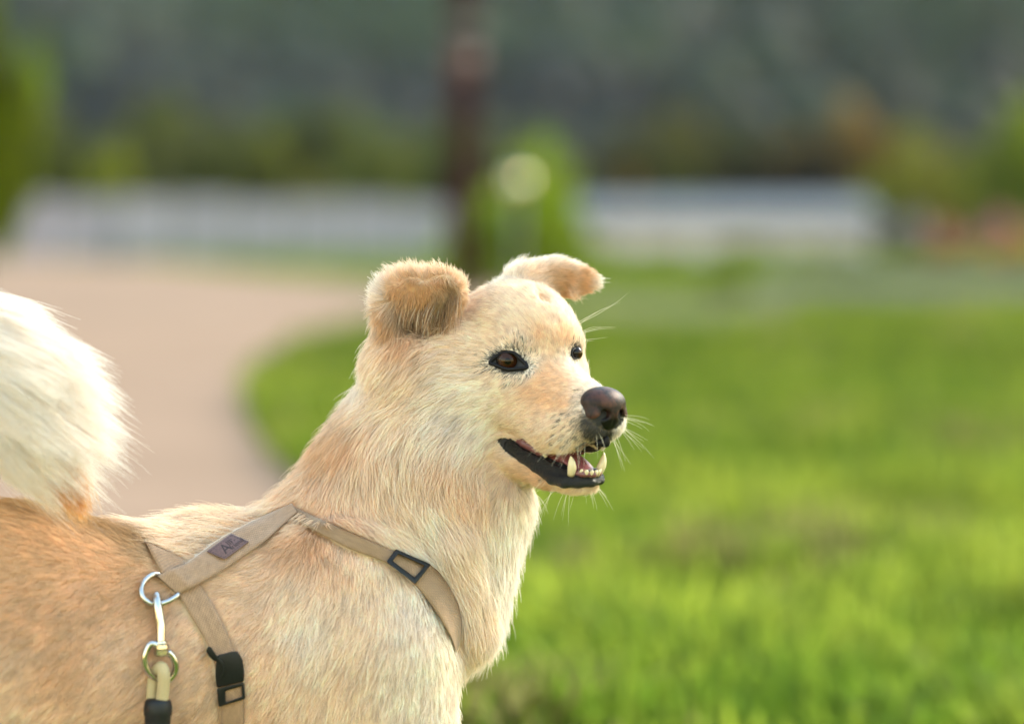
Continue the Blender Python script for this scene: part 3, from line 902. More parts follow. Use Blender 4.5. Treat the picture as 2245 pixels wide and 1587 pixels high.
# (photo u, v, direction u, v, length, lift, colour)
GUIDES = [
    # muzzle and face
    (1290, 828, -.75, -.45, 11, .25, PALE), (1262, 806, -.7, -.5, 12, .25, PALE), (1238, 785, -.65, -.6, 13, .25, PALE),
    (1240, 835, -.9, -.1, 13, .2, PEACH), (1200, 820, -.9, .05, 14, .2, PEACH), (1200, 870, -.95, .2, 15, .2, PEACH),
    (1165, 850, -.9, .3, 15, .2, PEACH), (1245, 880, -.9, .2, 13, .2, PEACH), (1262, 905, -.85, .3, 11, .25, GREY),
    (1265, 870, -.8, .2, 9, .25, GREY), (1235, 930, -.8, .45, 15, .2, CREAM), (1200, 940, -.8, .5, 18, .2, CREAM), (1265, 945, -.6, .7, 13, .25, GREY),
    (1275, 968, -.4, .8, 13, .25, GREY), (1300, 945, -.25, .9, 11, .25, BLACK), (1330, 950, 0, 1, 10, .25, BLACK), (1290, 925, -.5, .7, 9, .25, BLACK),
    (1355, 945, .2, 1, 12, .3, WHITE), (1366, 920, .2, .9, 12, .35, WHITE), (1340, 968, .1, 1, 9, .25, GREY),
    (1230, 985, -.6, .7, 15, .2, CREAM), (1180, 975, -.75, .55, 17, .2, CREAM), (1140, 945, -.8, .5, 22, .2, CREAM),
    (1130, 880, -.85, .4, 18, .2, CREAM), (1080, 880, -.9, .35, 24, .2, PALE), (1060, 940, -.8, .55, 30, .22, PALE), (1000, 880, -.9, .4, 34, .22, PALE),
    (1118, 826, -.45, .75, 12, .2, GREY), (1085, 818, -.6, .6, 14, .2, CREAM), (1150, 822, -.2, .8, 11, .2, GREY), (1173, 800, .6, .2, 11, .2, GREY),
    (1155, 770, .2, -.7, 11, .25, GREY), (1136, 752, .1, -.9, 13, .3, GREY), (1105, 760, -.5, -.7, 11, .2, CREAM), (1075, 775, -.8, -.4, 13, .2, CREAM),
    (1195, 770, -.1, -.9, 12, .2, CREAM), (1185, 735, -.3, -.9, 14, .2, PEACH), (1150, 720, -.5, -.75, 16, .2, CREAM), (1210, 720, -.3, -.9, 14, .2, CREAM),
    (1240, 735, -.05, -.95, 15, .3, PEACH), (1245, 700, -.2, -.95, 15, .3, PALE), (1250, 790, .3, -.5, 10, .25, PALE),
    (1120, 690, -.7, -.6, 18, .2, CREAM), (1060, 720, -.95, -.25, 22, .2, CREAM), (1180, 670, -.5, -.8, 17, .22, CREAM), (1100, 645, -.7, -.55, 18, .25, CREAM),
    (1150, 630, -.5, -.75, 18, .25, CREAM), (1050, 665, -.85, -.4, 20, .2, CREAM), (1030, 780, -1, .05, 24, .2, CREAM), (1010, 830, -.95, .2, 30, .2, PALE),
    (1000, 740, -.95, .1, 26, .22, CREAM),
    # ears
    (870, 635, -.1, .9, 10, .7, BROWN), (930, 640, .1, .9, 10, .7, BROWN), (900, 622, .0, .9, 10, .7, BROWN), (960, 625, .1, .9, 10, .7, BROWN), (925, 660, .1, .9, 14, .6, BROWN), (960, 655, .1, .9, 14, .6, ORANGE), (985, 635, .5, .6, 13, .7, ORANGE), (930, 598, 0, -.7, 14, .6, SAND),
    (870, 612, -.3, -.8, 24, .6, SAND), (1012, 615, .1, -.9, 22, .6, SAND), (1000, 650, .3, .8, 20, .5, TAN), (960, 588, .1, -.95, 30, .7, SAND), (900, 592, -.25, -.9, 30, .7, SAND),
    (828, 640, -.75, -.4, 34, .55, PALE), (826, 700, -.8, .3, 30, .5, PALE), (835, 690, -.5, .6, 26, .3, BROWN), (850, 720, -.3, .9, 30, .25, BROWN), (885, 745, -.2, .9, 45, .3, TAN),
    (890, 700, .1, .9, 46, .4, UMBER), (920, 715, .1, .95, 50, .4, UMBER), (950, 700, -.1, .95, 52, .4, UMBER), (985, 690, -.2, .95, 50, .35, SAND), (1020, 660, -.1, .9, 30, .3, SAND),  # umber carries the shade of the ear's hollow
    (930, 755, -.3, .9, 42, .3, SAND), (980, 745, -.7, .6, 34, .25, CREAM),
    (1240, 605, .9, .15, 16, .15, BROWN), (1300, 606, .9, .2, 11, .2, BROWN), (1205, 605, .8, .0, 22, .2, BROWN), (1230, 628, .9, .2, 16, .15, BROWN), (1270, 622, .9, .2, 14, .15, BROWN), (1275, 598, .9, .1, 13, .15, BROWN), (1165, 612, .6, -.3, 26, .3, SAND),
    (1190, 572, .3, -.8, 16, .6, PALE), (1260, 580, .6, -.6, 14, .6, PALE), (1318, 600, .9, .0, 14, .7, WHITE), (1250, 636, .5, .8, 24, .5, PALE),
    (1250, 630, .4, .9, 30, .4, TAN), (1125, 606, .2, -.9, 26, .5, PALE),
    # jaw, cheek ruff, throat
    (1150, 1038, -.85, .2, 16, .2, PEACH), (1190, 1048, -.85, .2, 13, .2, TAN), (1250, 1072, -.6, .6, 12, .25, CREAM), (1300, 1070, -.3, .8, 12, .3, CREAM),
    (1110, 1020, -.85, .35, 22, .2, CREAM), (1090, 1050, -.7, .7, 30, .25, CREAM), (1060, 1000, -.8, .55, 34, .25, CREAM), (1020, 970, -.75, .7, 44, .28, PALE),
    (960, 930, -.75, .7, 50, .28, PALE), (900, 880, -.75, .65, 50, .28, CREAM), (860, 820, -.7, .65, 48, .28, CREAM), (830, 760, -.6, .75, 46, .3, CREAM),
    (900, 960, -.3, .95, 58, .3, CREAM), (970, 1010, -.2, .98, 58, .3, SAND), (1030, 1060, .1, .98, 56, .25, SAND),
    (1130, 1110, -.2, 1, 48, .25, PALE), (1170, 1100, .0, 1, 46, .35, WHITE),
    # neck
    (800, 830, -.5, .8, 46, .3, PALE), (770, 900, -.55, .8, 46, .25, SAND), (720, 980, -.45, .9, 55, .25, TAN), (760, 960, -.35, .93, 58, .2, TAN),
    (670, 1030, -.6, .8, 55, .3, SAND), (620, 1080, -.7, .6, 55, .3, SAND), (700, 1090, -.25, .97, 60, .22, SAND), (780, 1060, .1, 1, 62, .22, CREAM),
    (850, 1040, .35, .93, 64, .2, CREAM), (830, 1140, .6, .8, 66, .18, CREAM), (750, 1130, .45, .9, 60, .2, PEACH), (920, 1110, .55, .83, 70, .18, PALE),
    (980, 1090, .45, .9, 66, .2, SAND), (900, 1200, .68, .73, 70, .16, PALE), (990, 1200, .5, .87, 74, .18, CREAM), (1000, 1290, .42, .9, 72, .18, CREAM),
    (1050, 1200, .15, 1, 66, .2, PALE), (1100, 1180, -.15, 1, 56, .25, PALE), (1130, 1160, .0, 1, 46, .35, WHITE), (1105, 1260, .05, 1, 50, .35, WHITE),
    (1050, 1330, .3, .95, 64, .25, CREAM), (1080, 1360, .2, 1, 50, .35, WHITE), (1030, 1400, .15, 1, 56, .25, CREAM),
    # shoulder
    (690, 1190, .3, .75, 22, .35, TAN), (640, 1200, -.3, .85, 25, .3, TAN), (740, 1230, .1, 1, 30, .2, SAND), (820, 1260, -.1, 1, 33, .18, CREAM),
    (900, 1330, -.15, 1, 33, .16, PALE), (800, 1360, -.35, .93, 34, .16, CREAM), (960, 1420, .0, 1, 31, .16, PALE), (980, 1520, .1, 1, 30, .2, PALE),
    (880, 1480, -.3, .95, 33, .16, PALE), (760, 1480, -.4, .9, 34, .16, CREAM), (680, 1380, -.1, 1, 34, .16, PALE), (640, 1300, -.3, .95, 33, .18, CREAM),
    (580, 1260, -.75, .6, 30, .2, SAND), (520, 1270, -.9, .3, 27, .25, SAND), (540, 1360, -.7, .7, 31, .2, SAND), (580, 1440, -.55, .83, 33, .18, SAND),
    (640, 1500, -.4, .9, 34, .16, CREAM), (560, 1560, -.5, .85, 34, .18, SAND), (720, 1570, -.35, .93, 34, .16, CREAM), (620, 1150, -.8, .5, 30, .3, SAND),
    # withers
    (560, 1110, -.9, .25, 50, .2, CREAM), (480, 1125, -.9, .2, 54, .2, SAND), (400, 1140, -.85, .2, 54, .2, CREAM), (450, 1170, -.75, .65, 56, .2, CREAM),
    (345, 1155, -.7, .5, 44, .2, CREAM), (400, 1190, -.7, .7, 46, .2, CREAM),
    # flank and loin
    (300, 1185, -.5, -.6, 25, .4, ORANGE), (240, 1160, -.9, -.1, 28, .14, ORANGE), (150, 1130, -1, .05, 30, .14, ORANGE), (50, 1110, -1, .05, 33, .14, ORANGE),
    (-80, 1110, -1, .1, 33, .14, ORANGE), (250, 1220, -.9, .3, 28, .22, TAN), (150, 1210, -.95, .25, 30, .22, TAN), (40, 1200, -.95, .3, 31, .22, TAN),
    (300, 1300, -.85, .5, 27, .2, TAN), (200, 1320, -.87, .45, 28, .2, TAN), (60, 1330, -.87, .45, 31, .25, TAN), (-60, 1350, -.85, .5, 33, .25, TAN),
    (270, 1430, -.82, .55, 28, .18, SAND), (150, 1450, -.85, .5, 30, .18, TAN), (30, 1470, -.8, .6, 31, .22, SAND), (420, 1400, -.8, .55, 27, .2, SAND),
    (400, 1520, -.82, .55, 30, .18, SAND), (250, 1560, -.8, .6, 30, .18, SAND), (100, 1570, -.75, .65, 33, .22, SAND), (20, 1570, -.5, .85, 37, .25, CREAM),
    (-200, 1400, -.8, .6, 34, .25, TAN),
]


def coat_setup():
    P, T, L, LF, C = [], [], [], [], []
    for u, v, du, dv, ln, lift, c in GUIDES:
        p, n = hit(u, v)
        if p is None:                       # just outside the skin: step towards the dog's middle
            for k in range(1, 14):
                uu, vv = u + (900 - u) / max(1, math.hypot(900 - u, 1200 - v)) * 6 * k, v + (1200 - v) / max(1, math.hypot(900 - u, 1200 - v)) * 6 * k
                p, n = hit(uu, vv)
                if p is not None: break
            if p is None: continue
        d = np.array([du, dv, 0.0])
        t = d - n * (d @ n)
        P.append(p); T.append(t / (np.linalg.norm(t) + 1e-6)); L.append(ln); LF.append(lift); C.append(c)
    C = [tuple(c) + ({GREY: 0.17, BLACK: 0.92}.get(c, 0.0),) for c in C]
    return tuple(np.array(x) for x in (P, T, L, LF, C))


GP, GT, GL, GLF, GC = coat_setup()


_gd = np.sqrt(((GP[:, None] - GP[None]) ** 2).sum(2)) + np.eye(len(GP)) * 1e6
GE = np.clip(0.55 * np.sort(_gd, axis=1)[:, :2].mean(1), 7, 60) ** 2


def coat(P, chunk=40000):
    """direction, length, lift, colour at points, blended from the guides"""
    out = []
    for i in range(0, len(P), chunk):
        p = P[i:i + chunk]
        d2 = ((p[:, None, :] - GP[None]) ** 2).sum(2)
        w = (GE / (d2 + GE)) ** 2.2
        w /= w.sum(1, keepdims=True)
        out.append((w @ GT, w @ GL, w @ GLF, w @ GC))
    return tuple(np.concatenate([o[k] for o in out]) for k in range(4))


def clump_centres(P, cell, seed):
    """nearest jittered lattice point: the middle of the tuft each hair belongs to"""
    r = np.random.default_rng(seed)
    tab = r.uniform(0, 1, (4096, 3))
    i = np.floor(P / cell).astype(np.int64)
    best = np.full(len(P), 1e18); C = np.zeros_like(P)
    for a in (-1, 0, 1):
        for b in (-1, 0, 1):
            for c in (-1, 0, 1):
                j = i + np.array([a, b, c])
                hsh = (j[:, 0] * 73856093 ^ j[:, 1] * 19349663 ^ j[:, 2] * 83492791) & 4095
                q = (j + tab[hsh]) * cell
                d = ((q - P) ** 2).sum(1)
                m = d < best
                best[m] = d[m]; C[m] = q[m]
    return C


m_skin = mat('dog_skin', (0.55, 0.38, 0.22), 0.8)
_n, _l, _b = nodes(m_skin)
_at = _n.new('ShaderNodeAttribute'); _at.attribute_name = 'coat'
_l.new(_at.outputs['Color'], _b.inputs['Base Color'])
BODY = mesh_np('body', to_world(BV), BF, m_skin, DOG)
_ca = BODY.data.attributes.new('coat', 'FLOAT_COLOR', 'POINT')


def mouth_inside(P, N):
    f, n, u = head_local(P)
    nf, nn, nu = N @ HF, N @ HN, N @ HU
    up = (f > 20) & (f < 235) & (np.abs(n) < 44) & (u > -215) & (u < -120) & (nu < -0.72)
    lo = (f > 20) & (f < 235) & (np.abs(n) < 46) & (u < -200) & (u > -245) & (nu > 0.3)
    return up | lo


_c4 = coat(BV)[3]; _c = _c4[:, :3] * 0.8 * (1 - 0.85 * np.clip(_c4[:, 3:] * 1.3 - 0.25, 0, 1))
_c[mouth_inside(BV, BN)] = (0.03, 0.012, 0.012)
_u, _v = proj(BV)
_f, _nn, _uu = head_local(BV)
for s_ in (1, -1):
    _q = BV - (hp(*LIDS.mean(0)) if s_ > 0 else LIDS_FAR.mean(0))
    _k = 1.0 if s_ > 0 else 0.42
    _dk = ((_q @ HF) / 52) ** 2 + ((_q @ HN) / 40) ** 2 + ((_q @ HU) / 24) ** 2 < _k * _k
    _c[_dk] = (0.012, 0.01, 0.01)
_q = BV - hp(240, 0, -66)
_c[((_q @ HF) / 62) ** 2 + ((_q @ HN) / 54) ** 2 + ((_q @ HU) / 42) ** 2 < 1] = (0.014, 0.012, 0.012)
_c[in_poly(_u, _v, [(1085, 955), (1115, 950), (1145, 966), (1200, 992), (1290, 975), (1335, 1000), (1325, 1050), (1270, 1062), (1200, 1036), (1140, 1018), (1095, 985)]) & (BN[:, 2] < 0.3)] = (0.014, 0.011, 0.011)
_ca.data.foreach_set('color', np.concatenate([_c, np.ones((len(_c), 1))], 1).astype(np.float32).ravel())

# ------------------------------------------------------------------ the dog: eyes, nose, mouth
m_black = mat('black_skin', (0.012, 0.011, 0.012), 0.5, **{'Specular_IOR_Level': 0.15})
_nz, _r = noise_color(m_black, 900, [(0.3, (0.006, 0.005, 0.006)), (0.7, (0.013, 0.011, 0.012))]); bump(m_black, _nz.outputs['Fac'], 0.25, 0.0004)


def field_part(name, fn, lo, hi, h, m, parent=DOG, it=1, label=None):
    fd = Field(lo, hi, h); fn(fd)
    V, F = fd.surface()
    return mesh_np(name, to_world(smooth_mesh(V, F, it)), F, m, parent, label=label)


m_eye = mat('eye', (0.1, 0.04, 0.015), 0.06, IOR=1.4)
_n, _l, _b = nodes(m_eye)
_at = _n.new('ShaderNodeAttribute'); _at.attribute_name = 'iris'
_l.new(_at.outputs['Color'], _b.inputs['Base Color'])
_b.inputs['Specular IOR Level'].default_value = 0.32


def make_eye(s, gaze):
    c = hp(*EYE_L) if s > 0 else EYE_FAR
    R_ = 27.0 if s > 0 else 16.0
    g = np.asarray(gaze, float); g /= np.linalg.norm(g)
    a = np.cross(g, [0, 1, 0.1]); a /= np.linalg.norm(a); b = np.cross(g, a)
    nt, npz = 40, 48
    V, F, C = [c + R_ * 1.03 * g], [], [(0.004, 0.003, 0.003)]
    for i in range(1, nt):
        th = math.pi * i / nt
        rr = R_ * (1 + 0.03 * max(0, math.cos(th) - 0.72) / 0.28)
        for j in range(npz):
            ph = 2 * math.pi * j / npz
            V.append(c + rr * (math.cos(th) * g + math.sin(th) * (math.cos(ph) * a + math.sin(ph) * b)))
            st = 0.75 + 0.5 * ((j * 37) % 11) / 11
            if th < 0.30: C.append((0.004, 0.003, 0.003))
            elif th < 0.80: C.append((0.034 * st, 0.0115 * st, 0.004 * st))
            elif th < 0.9: C.append((0.02, 0.01, 0.006))
            else: C.append((0.012, 0.009, 0.008))
    V.append(c - R_ * g); C.append((0.1, 0.05, 0.05))
    for j in range(npz):
        F.append((0, 1 + (j + 1) % npz, 1 + j))
        F.append((len(V) - 1, 1 + (nt - 2) * npz + j, 1 + (nt - 2) * npz + (j + 1) % npz))
    for i in range(nt - 2):
        for j in range(npz):
            p, q = 1 + i * npz + j, 1 + i * npz + (j + 1) % npz
            F.append((p, q, q + npz, p + npz))
    o = mesh_np('eye', to_world(np.array(V)), F, m_eye, DOG)
    at = o.data.attributes.new('iris', 'FLOAT_COLOR', 'POINT')
    at.data.foreach_set('color', np.concatenate([np.array(C), np.ones((len(C), 1))], 1).astype(np.float32).ravel())
    # eyelids: a black almond rim
    pts = LIDS_FAR.copy() if s < 0 else np.array([hp(*q) for q in LIDS])
    mid = pts.mean(0)
    pts = mid + (pts - mid) * (0.93 if s > 0 else 0.97)
    sm = spline(np.vstack([pts, pts[:1]]), 60)
    vv, ff = tube(sm, 4.2 if s > 0 else 2.6, 8, caps=False)
    # inner skirt: from the rim down into the socket
    inner = c + (sm - c) * 0.0
    e = sm - c
    prof = []
    for k, sc in ((0, 1.0), (1, 0.93), (2, 0.80)):
        ring = mid + (sm - mid) * (1.0 - 0.09 * k)
        d = ring - c
        ring = np.where(np.linalg.norm(d, axis=1, keepdims=True) < R_ + 0.5, c + d / np.linalg.norm(d, axis=1, keepdims=True) * (R_ + 0.8), ring)
        prof.append(ring)
    base = len(vv); vv = np.concatenate([vv] + prof); ff = list(ff)
    m_ = len(sm)
    for k in range(len(prof) - 1):
        for i in range(m_ - 1):
            p = base + k * m_ + i
            ff.append((p, p + 1, p + 1 + m_, p + m_))
    mesh_np('eyelid', to_world(vv), ff, m_black, o)
    return o


_v = -np.array([EYE_UV[0] - IMG_W / 2, EYE_UV[1] - IMG_H / 2, FPX]); _v /= np.linalg.norm(_v)
_vl = np.array([_v @ HF, _v @ HN, _v @ HU])
make_eye(1, _vl[0] * HF + _vl[1] * HN + (_vl[2] - 0.04) * HU + 0.03 * HF)
make_eye(-1, _vl[0] * HF - _vl[1] * HN + (_vl[2] - 0.04) * HU)

m_nose = mat('nose_leather', (0.06, 0.035, 0.03), 0.42, **{'Specular_IOR_Level': 0.2})
_nz, _r = noise_color(m_nose, 120, [(0.38, (0.018, 0.012, 0.012)), (0.62, (0.10, 0.040, 0.028))], 3)
_n, _l, _b = nodes(m_nose)
_tc = _n.new('ShaderNodeTexCoord'); _vo = _n.new('ShaderNodeTexVoronoi'); _vo.inputs['Scale'].default_value = 1500
_l.new(_tc.outputs['Object'], _vo.inputs['Vector']); bump(m_nose, _vo.outputs['Distance'], 0.35, 0.0004)
# worn pinkish brown along the top and sides, black below
_at = _n.new('ShaderNodeAttribute'); _at.attribute_name = 'worn'
_mx = _n.new('ShaderNodeMix'); _mx.data_type = 'RGBA'
_l.new(_at.outputs['Fac'], _mx.inputs['Factor']); _l.new(_r.outputs[0], _mx.inputs['B'])
_mx.inputs['A'].default_value = (0.006, 0.005, 0.005, 1); _l.new(_mx.outputs['Result'], _b.inputs['Base Color'])


def f_nose(fd):
    fd.ell(hp(230, 0, -53), (42, 53, 34), HR, 10)
    fd.ell(hp(250, 0, -86), (20, 26, 24), HR, 14)
    fd.ell(hp(247, 0, -73), (24, 36, 22), HR, 14)
    for s in (1, -1):
        fd.ell(hp(240, s * 37, -74), (25, 16, 21), HR, 8)
    for s in (1, -1):
        fd.cap(hp(290, s * 21, -72), hp(240, s * 21, -68), 11, 9, 4, cut=True)
        fd.cap(hp(268, s * 26, -78), hp(246, s * 50, -87), 7, 4, 4, cut=True)
    fd.cap(hp(278, 0, -68), hp(268, 0, -116), 2.6, 2.6, 4, cut=True)


NOSE = field_part('nose', f_nose, hp(240, 0, -70) - 78, hp(240, 0, -70) + 78, 1.6, m_nose)
_co = np.empty(len(NOSE.data.vertices) * 3, np.float32); NOSE.data.vertices.foreach_get('co', _co)
_co = _co.reshape(-1, 3) + origin_of(NOSE)
_q = ((_co - CAM) @ np.stack([AX_R, AX_D, AX_F], 1)) / S - np.array([0, 0, FPX])
_f, _nn, _u = head_local(_q)
_wn = np.clip((_u + 82) / 26, 0, 1) * np.clip(1.15 - np.abs(_nn) / 70, 0, 1) + np.clip(1 - np.hypot(_nn - 41, _u + 78) / 16, 0, 1) * 1.6 + np.clip(1 - np.hypot(_nn + 41, _u + 78) / 16, 0, 1) * 1.6
NOSE.data.attributes.new('worn', 'FLOAT', 'POINT').data.foreach_set('value', np.clip(_wn, 0, 1.6).astype(np.float32))


def f_lip(fd):
    front = [(122, 50, -230), (160, 53, -236), (196, 48, -234), (218, 29, -230), (228, 0, -227), (220, -28, -225), (196, -47, -228), (130, -50, -236)]
    fd.chain([hp(*q) for q in front], [10, 12, 12.5, 11.5, 10.5, 10.5, 11.5, 10], 6)
    fd.chain([hp(*q) for q in ((175, 36, -222), (206, 20, -218), (215, 0, -216), (205, -22, -216), (175, -36, -222))], [11, 11, 11, 11, 11], 8)
    for s in (1, -1):
        fd.chain([hp(*q) for q in ((-8, s * 72, -187), (25, s * 69, -198), (65, s * 61, -212), (105, s * 53, -223), (140, s * 48, -229))], [10, 12, 13, 13, 11], 8)
        fd.chain([hp(*q) for q in ((60, s * 56, -208), (110, s * 48, -214), (160, s * 42, -218))], [12, 14, 10], 8)
        for k in range(7):
            fd.ell(hp(8 + k * 16 + (k * 37 % 5), s * (76 - k * 3.2), -180 - k * 4.9), (5 + k % 3, 4, 5 + (k * 7) % 4), HR, 5)


m_lip = mat('wet_lip', (0.010, 0.009, 0.011), 0.22, **{'Specular_IOR_Level': 0.4})
_nz, _r = noise_color(m_lip, 500, [(0.35, (0.004, 0.004, 0.004)), (0.7, (0.012, 0.008, 0.008))]); bump(m_lip, _nz.outputs['Fac'], 1.0, 0.003)
field_part('lower_lip', f_lip, hp(110, 0, -215) - np.array([190, 110, 190]), hp(110, 0, -215) + np.array([190, 110, 190]), 3.0, m_lip)


def f_upper(fd):
    fd.chain([hp(*q) for q in ((258, 0, -124), (254, 0, -134), (246, 12, -138))], [5, 9, 7], 6)
    fd.chain([hp(*q) for q in ((252, -4, -136), (238, -20, -138))], [8, 6], 6)


field_part('upper_lip', f_upper, hp(240, 0, -140) - 50, hp(240, 0, -140) + 50, 2.0, m_black)

m_tongue = mat('tongue', (0.36, 0.10, 0.11), 0.32)
_nz, _r = noise_color(m_tongue, 350, [(0.3, (0.17, 0.045, 0.05)), (0.7, (0.27, 0.085, 0.085))]); bump(m_tongue, _nz.outputs['Fac'], 0.4, 0.0006)
_b = nodes(m_tongue)[2]; _b.inputs['Subsurface Weight'].default_value = 0.2; _b.inputs['Subsurface Radius'].default_value = (0.004, 0.0015, 0.001)


def f_tongue(fd):
    fd.ell(hp(158, -2, -197), (72, 32, 10), HR @ rot('y', 14), 6)
    fd.ell(hp(80, 0, -200), (70, 34, 16), HR, 14)
    fd.cap(hp(100, 0, -174), hp(225, -2, -196), 4, 2, 8, cut=True)


field_part('tongue', f_tongue, hp(130, 0, -195) - 130, hp(130, 0, -195) + 130, 2.5, m_tongue)
m_gum = mat('gum', (0.17, 0.06, 0.06), 0.3)
m_dark = mat('mouth_lining', (0.035, 0.012, 0.012), 0.4)


def f_lining(fd):
    fd.ell(hp(20, 0, -204), (100, 56, 28), HR, 10)
    for s in (1, -1):
        fd.cap(hp(60, s * 30, -212), hp(140, s * 34, -222), 20, 12, 12)


field_part('mouth_lining', f_lining, hp(40, 0, -205) - 130, hp(40, 0, -205) + 130, 5.0, m_dark)


def f_gum(fd):
    for s in (1, -1):
        fd.chain([hp(*q) for q in ((0, s * 60, -176), (50, s * 53, -184), (100, s * 46, -190), (135, s * 40, -184))], [10, 10, 10, 8], 5)
    fd.chain([hp(*q) for q in ((195, 34, -212), (222, 22, -211), (231, 0, -210), (222, -22, -210), (195, -36, -212))], [7, 6, 6, 6, 7], 5)


field_part('gum', f_gum, hp(115, 0, -195) - np.array([180, 80, 180]), hp(115, 0, -195) + np.array([180, 80, 180]), 2.5, m_gum)
m_tooth = mat('tooth_enamel', (0.66, 0.54, 0.34), 0.3)
_b = nodes(m_tooth)[2]; _b.inputs['Subsurface Weight'].default_value = 0.15; _b.inputs['Subsurface Radius'].default_value = (0.002, 0.0014, 0.0008)


def tooth(pts, rad):
    V, F = tube(spline([hp(*p) for p in pts], 9), np.interp(np.linspace(0, 1, 9), np.linspace(0, 1, len(rad)), rad), 10)
    mesh_np('tooth', to_world(V), F, m_tooth, DOG)


tooth([(202, 37, -218), (205, 40, -200), (203, 42, -186), (199, 43, -176)], [8, 10, 7, 1.2])
tooth([(202, -37, -218), (206, -41, -200), (206, -44, -184), (203, -46, -170)], [8, 10, 7, 1.2])
for f_, n_, r_ in ((217, 25, 5), (224, 17, 6.5), (229, 6, 6), (230, -5, 6), (226, -16, 6), (219, -26, 5)):
    tooth([(f_, n_, -215), (f_ + 2, n_, -208), (f_ + 3, n_, -203), (f_ + 3, n_, -200)], [r_ * .6, r_ * .8, r_ * .7, r_ * .35])
for s in (1, -1):
    for f_, n_, u_ in ((12, 63, -180), (46, 57, -184), (88, 50, -190), (118, 45, -192)):
        tooth([(f_, s * n_, u_ + 6), (f_, s * n_, u_ - 2), (f_ + 2, s * n_, u_ - 7)], [5, 6.5, 2.5])


# ------------------------------------------------------------------ harness straps: where they lie (photo outline of the two edges)
STRAPS = {
    'girth': ([(318, 1186), (333, 1215), (352, 1250), (378, 1290), (398, 1315), (425, 1362), (452, 1408), (468, 1450), (478, 1500), (484, 1545), (482, 1620), (474, 1740), (460, 1800)],
              [(398, 1222), (408, 1238), (424, 1262), (440, 1284), (454, 1304), (478, 1345), (500, 1392), (514, 1430), (528, 1480), (534, 1540), (532, 1620), (524, 1740), (510, 1800)]),
    'spine': ([(345, 1262), (378, 1246), (412, 1232), (445, 1208), (478, 1184), (520, 1160), (560, 1139), (600, 1120), (640, 1103)],
              [(391, 1302), (415, 1290), (442, 1276), (480, 1255), (515, 1232), (550, 1208), (585, 1182), (618, 1152), (652, 1122)]),
    'neck': ([(640, 1108), (680, 1128), (730, 1150), (790, 1176), (850, 1203), (900, 1220), (950, 1242), (985, 1285), (1008, 1335), (1012, 1385), (1005, 1420)],
             [(636, 1130), (668, 1150), (715, 1176), (770, 1204), (830, 1226), (872, 1250), (910, 1282), (945, 1325), (972, 1368), (990, 1402), (1000, 1430)]),
}


def strap_grid(name, n=70, m=7):
    A, B = STRAPS[name]
    A, B = spline(A, n), spline(B, n)
    t = np.linspace(0, 1, m)[None, :, None]
    return A[:, None, :] * (1 - t) + B[:, None, :] * t


# ------------------------------------------------------------------ the dog: fur
def hair_material(name, rough=0.42, rad=0.5):
    m = bpy.data.materials.new(name); m.use_nodes = True
    n, l = m.node_tree.nodes, m.node_tree.links
    n.clear()
    out = n.new('ShaderNodeOutputMaterial')
    at = n.new('ShaderNodeAttribute'); at.attribute_name = 'pigment'
    di = n.new('ShaderNodeBsdfDiffuse'); tr = n.new('ShaderNodeBsdfTranslucent'); hr = n.new('ShaderNodeBsdfHair')
    hr.component='Reflection'; hr.inputs['RoughnessU'].default_value=0.35; hr.inputs['RoughnessV'].default_value=0.6; hr.inputs['Color'].default_value=(0.8,0.75,0.7,1)
    l.new(at.outputs['Color'], di.inputs['Color']); l.new(at.outputs['Color'], tr.inputs['Color'])
    m1 = n.new('ShaderNodeMixShader'); m1.inputs[0].default_value=0.35; m2 = n.new('ShaderNodeMixShader'); m2.inputs[0].default_value=0.08
    l.new(di.outputs[0], m1.inputs[1]); l.new(tr.outputs[0], m1.inputs[2]); l.new(m1.outputs[0], m2.inputs[1]); l.new(hr.outputs[0], m2.inputs[2])
    l.new(m2.outputs[0], out.inputs[0])
    return m


m_fur = hair_material('fur')


def curves(name, pts, rad, col, m, parent, kind=None, label=None):
    """pts (n,k,3) in the dog frame, rad (n,k) in photo pixels, col (n,k,3)"""
    n, k = pts.shape[:2]
    h = bpy.data.hair_curves.new(name)
    h.add_curves([k] * n)
    W = to_world(pts.reshape(-1, 3)) - origin_of(parent)
    h.attributes['position'].data.foreach_set('vector', W.astype(np.float32).ravel())
    ra = h.attributes.get('radius') or h.attributes.new('radius', 'FLOAT', 'POINT')
    ra.data.foreach_set('value', (rad * S).astype(np.float32).ravel())
    ca = h.attributes.new('pigment', 'FLOAT_COLOR', 'POINT')
    ca.data.foreach_set('color', np.concatenate([col.reshape(-1, 3), np.ones((n * k, 1))], 1).astype(np.float32).ravel())
    h.materials.append(m)
    o = bpy.data.objects.new(name, h)
    COL.objects.link(o); o.parent = parent
    return tag(o, label=label, kind=kind)


EYE_POLY = [(1066, 797), (1078, 784), (1092, 774), (1107, 767), (1123, 766), (1137, 771), (1146, 782), (1160, 798), (1160, 811), (1143, 813), (1121, 815), (1103, 813), (1088, 806)]
LIP_POLY = [(1092, 960), (1115, 959), (1138, 971), (1168, 985), (1194, 997), (1219, 1001), (1248, 998), (1268, 992), (1282, 980), (1300, 971), (1340, 985), (1330, 1040),
            (1322, 1044), (1312, 1054), (1300, 1058), (1270, 1058), (1241, 1055), (1219, 1049), (1211, 1043), (1203, 1030), (1197, 1022), (1168, 1020), (1146, 1012), (1123, 999), (1109, 987), (1098, 973)]
_ec = np.mean(EYE_POLY, axis=0)
EYE_POLY = [tuple(_ec + (np.array(q) - _ec) * 0.92) for q in EYE_POLY]
STRAP_POLY = {k: np.vstack([spline(a, 40), spline(b, 40)[::-1]]) for k, (a, b) in STRAPS.items()}


